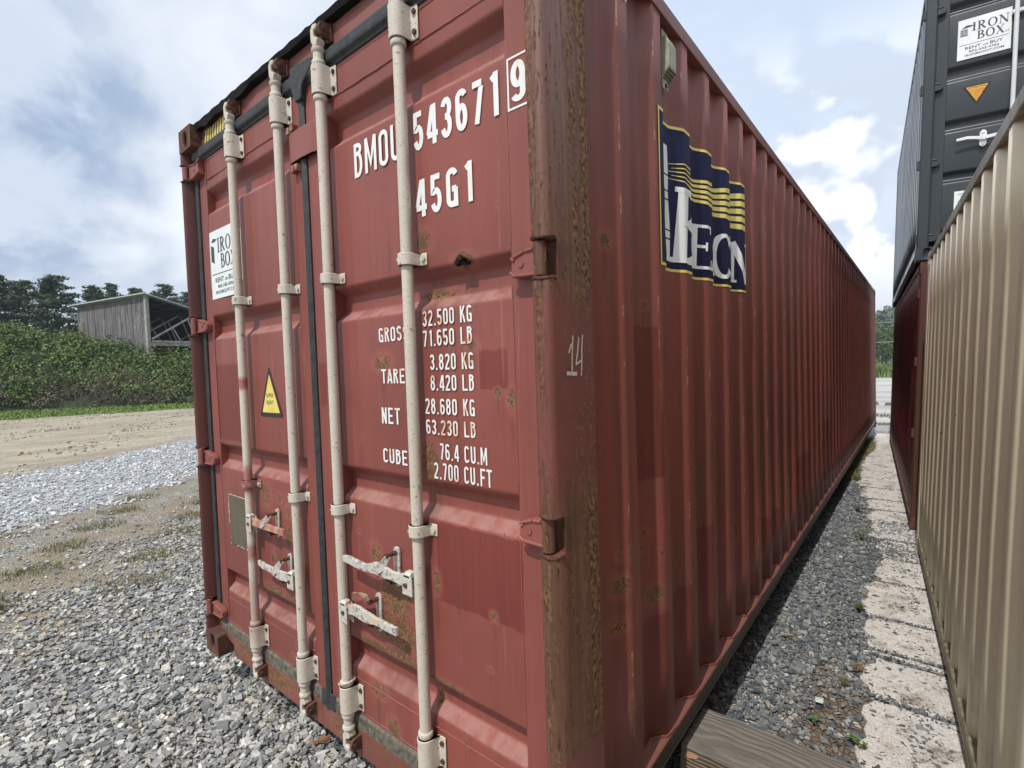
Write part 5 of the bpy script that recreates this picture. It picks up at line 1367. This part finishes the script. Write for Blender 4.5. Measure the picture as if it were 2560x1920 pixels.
# ---------------- litter and weeds
o = MB().add([(.318, 1.80, GZ+.034), (.352, 1.805, GZ+.036), (.356, 1.763, GZ+.033), (.322, 1.757, GZ+.035), (.337, 1.78, GZ+.039)], [(0, 1, 4), (1, 2, 4), (2, 3, 4), (3, 0, 4)]).build('paper_scrap', simple('mint_printed_paper', (.50, .62, .50), .7, .25, 80))
sld = o.modifiers.new('thick', 'SOLIDIFY'); sld.thickness = .0006
tag(o, 'small pale green paper scrap lying on grit by the timber', 'litter')
M_WOOD = simple('splintered_wood', (.27, .115, .05), .8, .35, 60, .5)
o = MB().hexa([(-1.475, .09, GZ+.03), (-1.455, .085, GZ+.03), (-1.425, .16, GZ+.03), (-1.445, .165, GZ+.03), (-1.470, .092, GZ+.04), (-1.458, .088, GZ+.04), (-1.429, .156, GZ+.042), (-1.442, .16, GZ+.041)]).build('wood_splinter', M_WOOD)
tag(o, 'reddish brown wood splinter on the gravel below the door sill', 'wood scrap')
M_WOODP = simple('pale_split_wood', (.34, .26, .18), .8, .3, 60, .4)
for (x, y, a, l) in ((.135, 1.60, 2.2, .06), (.08, 2.35, .6, .09)):
    dx, dy = math.cos(a)*l/2, math.sin(a)*l/2
    o = MB().bar([(x-dx, y-dy, GZ+.032), (x, y, GZ+.036), (x+dx, y+dy, GZ+.034)], [.003, .004, .002], .005).build('wood_splinter', M_WOODP)
    tag(o, 'pale split wood sliver on the gravel beside the timber' if l < .07 else 'thin pale wood sliver on the alley gravel, farther up', 'wood scrap')
M_LEAF = simple('weed_leaf', (.085, .15, .030), .55, .35, 30)
M_LEAFY = simple('dry_weed_leaf', (.20, .19, .075), .7, .35, 30)
M_TWIG = simple('dry_stem', (.20, .13, .08), .9, .3, 30)
def weed(x, y, h, n, label, mat, leafy=True, seed=0, z=GZ+.01, cat='weed', group='weeds in the alley'):
    r = random.Random(seed); e = empty('weed', (x, y, z)); tag(e, label, cat, group)
    st = MB(); lf = MB()
    for i in range(n):
        a = r.uniform(0, 2*PI); t = r.uniform(.15, .9); hh = h*r.uniform(.5, 1)
        p1 = Vector((math.cos(a)*hh*t*.45, math.sin(a)*hh*t*.45, hh*.6)); p2 = p1+Vector((math.cos(a)*hh*t*.5, math.sin(a)*hh*t*.5, hh*.3*(1-t)))
        if leafy:
            st.cyl((0, 0, 0), p1, .0014, 5); st.cyl(p1, p2, .001, 5)
            for q in (p1, p2, (p1+p2)/2):
                b_ = r.uniform(0, 2*PI); L_ = r.uniform(.010, .022); d = Vector((math.cos(b_), math.sin(b_), r.uniform(-.1, .4)))*L_; s_ = Vector((-math.sin(b_), math.cos(b_), 0))*L_*.42
                lf.add([q, q+d*.5+s_, q+d*1.1, q+d*.5-s_], [(0, 1, 2, 3)])
        else:
            s_ = Vector((-math.sin(a), math.cos(a), 0))*.0022
            lf.add([-s_, s_, p1+s_*.8, p1-s_*.8, p2], [(0, 1, 2, 3), (3, 2, 4)])
    if leafy: st.build('stem', M_TWIG, e)
    lf.build('leaves', mat, e)
    return e
weed(.333, 1.62, .05, 4, 'small green weed with one broad leaf by the paper scrap', M_LEAF, True, 1)
weed(.517, 1.56, .06, 7, 'light green seedling touching the edge of the nearest pale slab', M_LEAF, True, 2)
weed(.415, 2.02, .10, 16, 'tuft of thin yellow-green grass halfway to the slab edge', M_LEAFY, False, 3, cat='grass tuft')
weed(.410, 3.00, .09, 14, 'green weed clump at the corner of the long pale slab', M_LEAF, True, 4)
weed(.458, 2.20, .07, 9, 'reddish weed in the slab notch', M_TWIG, True, 5)
weed(.30, 4.6, .10, 16, 'low green weed beside the gravel-covered slab', M_LEAF, True, 6)
weed(.20, 5.6, .12, 18, 'green weed at the left slab edge farther up the alley', M_LEAF, True, 7)
weed(-3.31, -.413, .07, 22, 'single bright green grass tuft in the slate gravel', M_LEAF, False, 8, group='weeds on the yard gravel', cat='grass tuft')
for i, (x, y, h, n, mt, lab) in enumerate(((-4.7, -.62, .10, 60, M_LEAFY, 'wide olive grass clump at the left edge of the gravel'), (-2.76, .22, .04, 18, M_LEAFY, 'short grass blades by the lower left corner casting'), (-6.2, 1.05, .08, 40, M_LEAF, 'green grass clump near the left door edge'))):
    weed(x, y, h, n, lab, mt, False, 20+i, group='weeds on the yard gravel', cat='grass tuft')

def grass_mesh(name, label, pts, h, w, mats, seed, lean=.5):
    r = np.random.default_rng(seed); n = len(pts); a = r.random(n)*2*PI; hh = h*(.5+r.random(n)); t = r.random(n)*lean
    s_ = np.stack([-np.sin(a), np.cos(a), np.zeros(n)], 1)*w; d = np.stack([np.cos(a)*t, np.sin(a)*t, np.ones(n)], 1)*hh[:, None]
    V = np.stack([pts-s_, pts+s_, pts+d], 1).reshape(-1, 3)
    me = bpy.data.meshes.new(name); me.vertices.add(3*n); me.vertices.foreach_set('co', V.astype(np.float32).ravel())
    me.loops.add(3*n); me.loops.foreach_set('vertex_index', np.arange(3*n, dtype=np.int32)); me.polygons.add(n)
    me.polygons.foreach_set('loop_start', np.arange(0, 3*n, 3, dtype=np.int32)); me.polygons.foreach_set('loop_total', np.full(n, 3, np.int32))
    at = me.attributes.new('tone', 'FLOAT', 'POINT'); at.data.foreach_set('value', np.repeat(r.random(n), 3).astype(np.float32))
    me.update(calc_edges=True); o = link(name, me, mats); o['label'] = label; o['kind'] = 'stuff'; return o
def leaf_mat(name, a, b_, c_=None, trans=.25):
    m, k, b = material(name); t = k.attr('tone')[2]; o = k.obj(); n = k.noise(o, .45, 4, .6)
    col = k.mix(t, a, b_); col = k.mix(k.m('MULTIPLY', k.ss(n, .42, .62), .6), col, c_ or b_)
    finish(k, b, col, .6, spec=.25)
    return m
M_GRASSD = leaf_mat('dry_yard_grass', (.10, .105, .035), (.25, .22, .10), (.14, .15, .05))
M_GRASSV = leaf_mat('verge_grass', (.09, .15, .025), (.20, .28, .06), (.14, .20, .04))
pts = scatter(44000, (-8.5, -4.3, -2.2, 2.6), lambda x, y: R.random(len(x)) < np.clip((blot(x*1.9+1, y*1.9)-.62)*3, 0, 1)*(x+.67*y < -3.9)*(x+.67*y > -7.9), .002)
grass_mesh('yard_grass', 'thin brownish grass growing through the gravel edge', pts, .045, .004, M_GRASSD, 5, 1.2)
n = 9000; x = R.uniform(-34, -12, n); y = R.uniform(-6, 16, n)
m_ = (x+.67*y < -12.2) & (x-.33*y > -32.6) & (np.sin(x*.9+y*1.7)+np.sin(x*2.3-y*.8)+R.normal(0, .8, n) > .9)
pts = np.stack([x, y, np.full(n, GZ+.01)], 1)[m_]
chips_mesh('gravel', 'scattered loose stones on the dirt track', pts, R.uniform(.03, .10, len(pts)), 17, M_CHIP)
n = 9000; x = R.uniform(-33, -12, n); y = R.uniform(-6, 14, n)
m_ = (x+.67*y < -12.5) & (x-.33*y > -32.8) & (np.sin(x*.7-y*1.1+2)+np.sin(x*1.9+y*.6) > 1.35)
grass_mesh('track_weeds', 'sparse flattened weeds on the dirt track', np.stack([x, y, np.full(n, GZ)], 1)[m_], .05, .02, M_GRASSD, 18, 1.6)
# verge between the dirt road and the bank
n = 110000; x = R.uniform(-62, -24, n); y = R.uniform(-14, 26, n)
e1 = x-.33*y+.5*np.sin(y*1.7)+.3*np.sin(y*4.1); e2 = x-.71*y
m_ = (e1 < -33.1) & (e2 > -45.6)
pts = np.stack([x, y, np.full(n, GZ)], 1)[m_]
grass_mesh('verge_grass', 'bright green grass verge along the foot of the bank', pts, .085, .03, M_GRASSV, 6, 1.2)

# ================================================================== BANK OF SHRUBS
def bank_height(x, y):
    """raised bank left of the yard"""
    d = (-44.2-(x-.71*y))/1.226        # distance behind the foot line
    h = np.clip(5.15-.25*(y-3), 1.5, 5.3)*np.clip(d/5.5, 0, 1)**.75
    return GZ+h
bx = np.linspace(-110, -28, 42); by = np.linspace(-60, 60, 62)
vs = []; fs = []
for j, yy_ in enumerate(by):
    for i, xx in enumerate(bx): vs.append((xx, yy_, float(bank_height(xx, yy_))-.05 if (-44.2-(xx-.71*yy_)) > -.3 else GZ-.3))
for j in range(len(by)-1):
    for i in range(len(bx)-1): a = j*len(bx)+i; fs.append((a, a+1, a+1+len(bx), a+len(bx)))
me = bpy.data.meshes.new('earth_bank'); me.from_pydata(vs, [], fs); bank = link('earth_bank', me, simple('bank_soil', (.022, .034, .012), .95, .4, 4), smooth=True); bank['kind'] = 'structure'
def leaf_cloud(name, centres, radii, per, size, seed, squash=.8, parent=None, mat=None, label=None, kind=None, up=.4, shell=.35):
    """many small leaf faces through the volume of each clump"""
    r = np.random.default_rng(seed); C_ = np.repeat(np.asarray(centres, float), per, 0); Rr = np.repeat(np.asarray(radii, float), per); n = len(C_)
    d = r.normal(size=(n, 3)); d /= np.linalg.norm(d, axis=1)[:, None]; rad = Rr*(shell+(1.08-shell)*r.random(n)**.5)
    P = C_+d*rad[:, None]*np.array([1, 1, squash])
    nrm = d*.6+r.normal(size=(n, 3))*.55+np.array([0, 0, up]); nrm /= np.linalg.norm(nrm, axis=1)[:, None]
    u = np.cross(nrm, r.normal(size=(n, 3))); u /= np.linalg.norm(u, axis=1)[:, None]; v = np.cross(nrm, u)
    s_ = size*(.55+.9*r.random(n))[:, None]
    V = np.stack([P-u*s_, P-v*s_*.5, P+u*s_, P+v*s_*.5], 1).reshape(-1, 3)
    me = bpy.data.meshes.new(name); me.vertices.add(4*n); me.vertices.foreach_set('co', V.astype(np.float32).ravel())
    me.loops.add(4*n); me.loops.foreach_set('vertex_index', np.arange(4*n, dtype=np.int32)); me.polygons.add(n)
    me.polygons.foreach_set('loop_start', np.arange(0, 4*n, 4, dtype=np.int32)); me.polygons.foreach_set('loop_total', np.full(n, 4, np.int32))
    tone = np.clip(np.repeat(r.random(len(centres)), per)*.6+r.random(n)*.5, 0, 1)
    at = me.attributes.new('tone', 'FLOAT', 'POINT'); at.data.foreach_set('value', np.repeat(tone, 4).astype(np.float32))
    me.update(calc_edges=True); o = link(name, me, mat, parent)
    if label: o['label'] = label
    if kind: o['kind'] = kind
    return o
M_SHRUB = leaf_mat('shrub_leaves', (.040, .078, .016), (.145, .205, .050), (.085, .125, .030))
M_SHRUB2 = leaf_mat('dull_shrub_leaves', (.095, .095, .045), (.16, .145, .075), (.12, .095, .055))
cs = []; rs = []; rr = random.Random(31)
for i in range(900):
    y = rr.uniform(-22, 30); d = rr.random()**.8*7.0; x = -44.2+.71*y-d*1.226+rr.uniform(-.4, .4)
    r_ = rr.uniform(.45, 1.05)*(1.35 if rr.random() < .10 else 1); cs.append((x, y, float(bank_height(x, y))+r_*rr.uniform(.25, .65))); rs.append(r_)
leaf_cloud('bank_shrubs', cs, rs, 165, .10, 7, mat=M_SHRUB, label='dense green brambles and shrubs covering the whole bank', kind='stuff')
cs = []; rs = []
for i in range(60):
    y = rr.uniform(-4, 13); d = rr.uniform(-.3, 1.3); x = -44.2+.71*y-d*1.226
    r_ = rr.uniform(.3, .7); cs.append((x, y, float(bank_height(x, y))+r_*.5)); rs.append(r_)
leaf_cloud('withered_brush', cs, rs, 170, .07, 8, mat=M_SHRUB2, label='olive and brown withered brush along the foot of the bank', kind='stuff')
mb = MB()
for i in range(420):
    y = rr.gauss(8.0, 1.1); d = rr.uniform(-.2, 1.6); x = -44.2+.71*y-d*1.226; z = float(bank_height(x, y))
    p = Vector((x, y, z+rr.uniform(0, .5))); q = p+Vector((rr.uniform(-.1, .7), rr.uniform(-.7, .7), rr.uniform(.2, 1.0)))
    mb.cyl(p, q, .022, 4, .008)
o = mb.build('bare_twigs', simple('bare_twig', (.24, .20, .155), .9, .2)); o['kind'] = 'stuff'; o['label'] = 'tangle of bare grey twigs at the foot of the bank'

# ================================================================== BARN ON THE BANK
barn = empty('barn', (-42.66, 10.85, 3.2)); tag(barn, 'weathered open-ended plank barn with metal roof on the shrub bank', 'barn')
def barn_mat():
    m, k, b = material('silvered_planks'); o = k.obj(); tn = k.attr('tone')[2]
    n1 = k.noise(o, 1, 5, .65, stretch=(14, 14, .7)); n2 = k.noise(o, 1.2, 4, .6); oi = k.n('ShaderNodeObjectInfo').outputs['Random']
    c = k.mix(k.ss(n1, .35, .65), (.055, .052, .053), (.24, .23, .225)); c = k.mix(k.m('MULTIPLY', oi, .45), c, (.11, .10, .105)); c = k.mix(k.m('MULTIPLY', k.ss(n2, .55, .7), .4), c, (.33, .31, .29))
    finish(k, b, c, .95, n1, .01, .5); return m
M_PLANK = barn_mat(); M_BEAM = simple('grey_beam', (.33, .31, .29), .9, .25, 3)
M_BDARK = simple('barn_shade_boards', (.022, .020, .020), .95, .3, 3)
M_TIN = simple('pale_tin_roof', (.46, .49, .48), .45, .12, 2)
bl = Vector((-10.2, -2.1, 0)).normalized(); bp_ = Vector((-.2, .98, 0)).normalized()
def bp(a, b, z): q = bl*a+bp_*b; return (q.x, q.y, z)
rr = random.Random(41); a = 0; 
while a < 10.2:
    w = rr.uniform(.20, .32); z1_ = 4.30+rr.uniform(-.05, .0); z0_ = rr.uniform(-1.3, -.9); o_ = rr.uniform(-.015, .015)
    mb = MB(); mb.hexa([bp(a, o_, z0_), bp(a+w-.025, o_, z0_), bp(a+w-.025, o_+.04, z0_), bp(a, o_+.04, z0_), bp(a, o_, z1_), bp(a+w-.025, o_, z1_), bp(a+w-.025, o_+.04, z1_), bp(a, o_+.04, z1_)])
    mb.build('plank', M_PLANK, barn); a += w
def beam(p, q, w, name, mat=M_BEAM):
    return MB().cyl(p, q, w, 4).build(name, mat, barn)
MB().hexa([bp(0, -.10, -.7), bp(.25, -.10, -.7), bp(.25, .12, -.7), bp(0, .12, -.7), bp(0, -.10, 4.3), bp(.25, -.10, 4.3), bp(.25, .12, 4.3), bp(0, .12, 4.3)]).build('corner_board', M_BEAM, barn)
MB().hexa([bp(-.35, -.35, 4.36), bp(10.6, -.35, 4.36), bp(10.6, 9.5, 1.9), bp(-.35, 9.5, 1.9), bp(-.35, -.35, 4.44), bp(10.6, -.35, 4.44), bp(10.6, 9.5, 1.98), bp(-.35, 9.5, 1.98)]).build('roof', M_TIN, barn)
MB().hexa([bp(.1, .06, 4.15), bp(10.1, .06, 4.15), bp(10.1, 9.3, 1.80), bp(.1, 9.3, 1.80), bp(.1, .06, 4.20), bp(10.1, .06, 4.20), bp(10.1, 9.3, 1.85), bp(.1, 9.3, 1.85)]).build('roof_shade_sheet', M_BDARK, barn)  # near-black sheet added under the roof; its colour stands for the interior shade
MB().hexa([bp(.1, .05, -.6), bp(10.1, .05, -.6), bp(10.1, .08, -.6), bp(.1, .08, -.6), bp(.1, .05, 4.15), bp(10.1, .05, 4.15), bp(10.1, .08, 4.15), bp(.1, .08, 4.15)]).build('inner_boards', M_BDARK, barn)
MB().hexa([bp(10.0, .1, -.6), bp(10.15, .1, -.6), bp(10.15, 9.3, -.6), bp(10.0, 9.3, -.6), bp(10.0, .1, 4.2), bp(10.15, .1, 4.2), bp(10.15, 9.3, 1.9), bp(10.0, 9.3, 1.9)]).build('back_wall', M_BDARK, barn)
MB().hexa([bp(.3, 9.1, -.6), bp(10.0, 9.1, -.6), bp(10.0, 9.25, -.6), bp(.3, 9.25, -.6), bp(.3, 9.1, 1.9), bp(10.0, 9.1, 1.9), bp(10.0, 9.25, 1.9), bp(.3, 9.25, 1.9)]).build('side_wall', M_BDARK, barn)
for d in (0, 2.6, 5.2):     # truss bays seen through the open end
    beam(bp(d, .2, .98), bp(d, 9.2, .98), .10 if d == 0 else .07, 'tie_beam')
    beam(bp(d, .2, 1.15), bp(d, 3.6, 3.28), .085, 'brace'); beam(bp(d, 3.7, 3.28), bp(d, 4.5, 1.05), .06, 'brace')
    beam(bp(d, 2.8, 2.7), bp(d, 3.4, 1.05), .05, 'brace'); beam(bp(d, 1.7, 2.0), bp(d, 2.2, 1.05), .05, 'brace'); beam(bp(d, 4.5, 1.05), bp(d, 6.6, 2.5), .07, 'brace')
for i in range(9):
    b_ = .3+i*1.0; z_ = 4.25-b_*.25; beam(bp(.1, b_, z_-.06), bp(10, b_, z_-.06), .05, 'rafter')
MB().hexa([bp(0, .1, .66), bp(.15, .1, .66), bp(.15, 9.2, .66), bp(0, 9.2, .66), bp(0, .1, .90), bp(.15, .1, .90), bp(.15, 9.2, .90), bp(0, 9.2, .90)]).build('lower_boards', M_BEAM, barn)
MB().hexa([bp(.4, .1, -.9), bp(9.9, .1, -.9), bp(9.9, 9.2, -.9), bp(.4, 9.2, -.9), bp(.4, .1, .09), bp(9.9, .1, .09), bp(9.9, 9.2, .09), bp(.4, 9.2, .09)]).build('underfloor', M_BDARK, barn)

# ================================================================== PINES BEHIND THE BANK
M_PINE = leaf_mat('pine_needles', (.036, .066, .032), (.088, .128, .056), (.055, .090, .044))
M_BARK = simple('pine_bark', (.09, .075, .062), .9, .3, 6)
def pine(az, dist, top, wid, seed, label, bare=.35):
    """az degrees left of +y, seen from the camera; layered crown of flat sprays"""
    x = CP.x-dist*math.sin(math.radians(az)); y = CP.y+dist*math.cos(math.radians(az)); zb = 3.0
    r = random.Random(seed); e = empty('pine_tree', (x, y, zb)); tag(e, label, 'pine tree', 'tall pines behind the bank')
    h = top-zb; t = MB(); t.cyl((0, 0, -1), (0, 0, h*.5), wid*.055, 8, wid*.035); t.cyl((0, 0, h*.5), (0, 0, h*.97), wid*.035, 8, .03); t.build('trunk', M_BARK, e)
    cs = []; rs = []; lim = MB(); z = h*bare
    while z < h*.985:
        f = (z/h-bare)/(1-bare); rad = wid*min(1.0, .72+.9*f)*(1.0-.88*max(0, (f-.30)/.70)**1.25)*r.uniform(.8, 1.1)
        for kx in range(r.randint(5, 7) if f < .85 else 4):
            a_ = r.uniform(0, 2*PI); L_ = rad*r.uniform(.55, 1.18); dz = L_*r.uniform(.0, .22)
            p = Vector((math.cos(a_)*L_, math.sin(a_)*L_, z+dz)); lim.cyl((0, 0, z), p, .05, 4, .02)
            for s_ in (.30, .52, .72, .88, 1.04):
                q = Vector((0, 0, z)).lerp(p, s_); cs.append((q.x+r.uniform(-.2, .2), q.y+r.uniform(-.2, .2), q.z+.10)); rs.append((.30+.085*wid)*r.uniform(.7, 1.15)*(1.15-.45*s_))
        z += h*r.uniform(.030, .048)
    lim.build('limbs', M_BARK, e, kind='stuff')
    leaf_cloud('crown', cs, rs, 18, .15, seed+100, squash=.5, parent=e, mat=M_PINE, up=1.0, shell=.1)
    return e
PN = [(86.8, 74, 8.3, 4.4, 'broad dark pine farthest left, cut by the picture edge'), (84.6, 72, 8.5, 4.0, 'tall dense pine second from the left edge'), (82.9, 78, 8.2, 3.9, 'dark pine between two taller ones left of the barn'),
      (80.9, 70, 8.8, 3.4, 'pine with pointed top and open layered branches, left of the barn'), (78.3, 84, 8.1, 3.4, 'pine rising directly behind the left half of the barn roof'), (77.2, 88, 8.3, 3.2, 'slim pine top over the middle of the barn roof'),
      (75.4, 86, 8.1, 3.2, 'low pine just left of the barn ridge'), (73.3, 84, 8.6, 3.8, 'bushy pine behind the barn ridge, right'), (71.3, 88, 8.0, 3.4, 'pine behind the barn next to the container edge')]
PN = [(a_, d_, 1.55+d_*math.tan(math.radians(e_)), w_, l_) for a_, d_, e_, w_, l_ in PN]
for i, (az, dist, top, wid, lab) in enumerate(PN[:9]): pine(az, dist, top, wid, 50+i, lab, .18 if i not in (3,) else .25)

# ================================================================== FAR SIDE OF THE YARD, THROUGH THE ALLEY
M_FARLEAF = leaf_mat('far_broadleaf', (.045, .085, .025), (.095, .145, .045), (.06, .10, .03))
M_HILL = leaf_mat('hill_woods', (.045, .075, .035), (.085, .12, .055), (.055, .085, .042))
M_CROP = leaf_mat('field_crop', (.085, .135, .035), (.16, .22, .07), (.12, .16, .05))
cs = []; rs = []; rr = random.Random(61); trk = MB()
for i in range(30):
    x = -18+i*1.05+rr.uniform(-.5, .5); y = 78+rr.uniform(-3, 3); hgt = rr.uniform(4.6, 7.2)
    trk.cyl((x, y, GZ), (x, y, GZ+hgt*.55), .16, 6, .09)
    for j in range(15):
        u = rr.random(); cs.append((x+rr.gauss(0, 1.0), y+rr.gauss(0, 1.0), GZ+.8+u*(hgt-1.8))); rs.append(rr.uniform(.55, 1.1))
leaf_cloud('far_woodland', cs, rs, 60, .14, 300, mat=M_FARLEAF, label='band of rounded green trees along the field edge', kind='stuff')
o = trk.build('far_woodland', M_BARK, kind='stuff'); o['label'] = 'shaded trunks inside the band of trees along the field edge'
n = 26000; x = R.uniform(-26, 22, n); y = R.uniform(44, 76, n)
grass_mesh('field_crop', 'low green crop in the field beyond the road', np.stack([x, y, np.full(n, GZ)], 1), .5, .10, M_CROP, 9, .6)
# wooded hill
hx = np.linspace(-260, 200, 60); hy = np.linspace(120, 520, 30); vs = []; fs = []
def hill_z(x, y): return GZ+26*np.clip((y-130)/230, 0, 1)**.9*(.72+.28*np.sin(x*.012+1.2))+3*np.sin(x*.05)*np.clip((y-150)/100, 0, 1)
for yy_ in hy:
    for xx in hx: vs.append((xx, yy_, float(hill_z(xx, yy_))))
for j in range(len(hy)-1):
    for i in range(len(hx)-1): a = j*len(hx)+i; fs.append((a, a+1, a+1+len(hx), a+len(hx)))
me = bpy.data.meshes.new('hill'); me.from_pydata(vs, [], fs); hl = link('hill', me, simple('hill_floor', (.04, .06, .03), .95, .3, .05), smooth=True); hl['kind'] = 'structure'
cs = []; rs = []
for i in range(1500):
    x = R.uniform(-130, 90); y = R.uniform(135, 380); r_ = R.uniform(2.2, 4.2); cs.append((x, y, float(hill_z(x, y))+r_*.7)); rs.append(r_)
leaf_cloud('hill_woods', cs, rs, 46, .75, 77, mat=M_HILL, label='wooded hill seen far off through the alley', kind='stuff', squash=.9)
# two overhead wires and their poles beyond the road
M_POLE = simple('utility_pole_wood', (.14, .11, .085), .9, .2, 5)
wire = MB()
for z in (3.0, 4.9):
    pr = None
    for i in range(25):
        x = -22+i*1.6; q = (x, 60, z-.35*math.sin(PI*i/24))
        if pr: wire.cyl(pr, q, .028, 5)
        pr = q
tag(wire.build('overhead_wires', simple('wire_grey', (.30, .32, .31), .5, .1)), 'two slack grey wires crossing in front of the far trees', 'wire')
for x, lab in ((-22, 'wooden pole carrying the wires, left end hidden by the maroon container'), (16.4, 'wooden pole carrying the wires, right end hidden by the stack')):
    tag(MB().cyl((x, 60, GZ), (x, 60, 6.2), .13, 10, .10).build('utility_pole', M_POLE), lab, 'pole')
# stones lying on the pale yard
for i, (x, y, s_) in enumerate(((-.52, 20.3, .16), (-.75, 18.6, .07), (-.42, 18.2, .06), (-.1, 20.1, .12))):
    r = random.Random(90+i); mb = MB(); mb.hexa([(-s_, -s_*.7, 0), (s_*.9, -s_*.8, 0), (s_, s_*.6, 0), (-s_*.8, s_*.8, 0), (-s_*.6, -s_*.4, s_*.8), (s_*.5, -s_*.5, s_*.9), (s_*.6, s_*.3, s_*.7), (-s_*.5, s_*.5, s_*.75)])
    o = mb.build('stone', M_RUBBERGREY, bevel=s_*.15); o.location = (x, y, GZ); tag(o, ('dark stone on the pale yard, largest', 'small stone on the pale yard, middle', 'small stone nearest the alley end', 'dark stone beside the stack corner')[i], 'stone', 'stones on the pale yard')
# grassy strips across the pale yard at the alley's end
n = 4200; x = R.uniform(-4, 3, n); y = np.where(R.random(n) < .65, 16.4+.25*R.normal(size=n), 14.3+.12*R.normal(size=n))
grass_mesh('strip_grass', 'thin dry grass strips crossing the pale yard', np.stack([x, y, np.full(n, GZ)], 1), .05, .012, M_GRASSD, 10, 1.0)
n = 3000; y = R.uniform(7.2, 11.5, n); x = -.02+.16*R.random(n)**1.5-.10+.05*np.sin(y*2)
grass_mesh('strip_grass', 'dark green grass growing along the foot of the maroon container', np.stack([x, y, np.full(n, GZ)], 1), .07, .006, M_GRASSD, 11, .9)
# faint summer haze
hz = MB().box(-500, 500, -250, 800, GZ-1.2, 60).build('haze', None); hz['kind'] = 'stuff'; hz['label'] = 'thin summer haze'
m = bpy.data.materials.new('haze_air'); m.use_nodes = True; t = m.node_tree; t.nodes.remove(t.nodes['Principled BSDF'])
pv = t.nodes.new('ShaderNodeVolumePrincipled'); pv.inputs['Density'].default_value = .0006; pv.inputs['Color'].default_value = (.80, .88, 1, 1)
t.links.new(pv.outputs[0], t.nodes['Material Output'].inputs['Volume']); hz.data.materials.append(m)
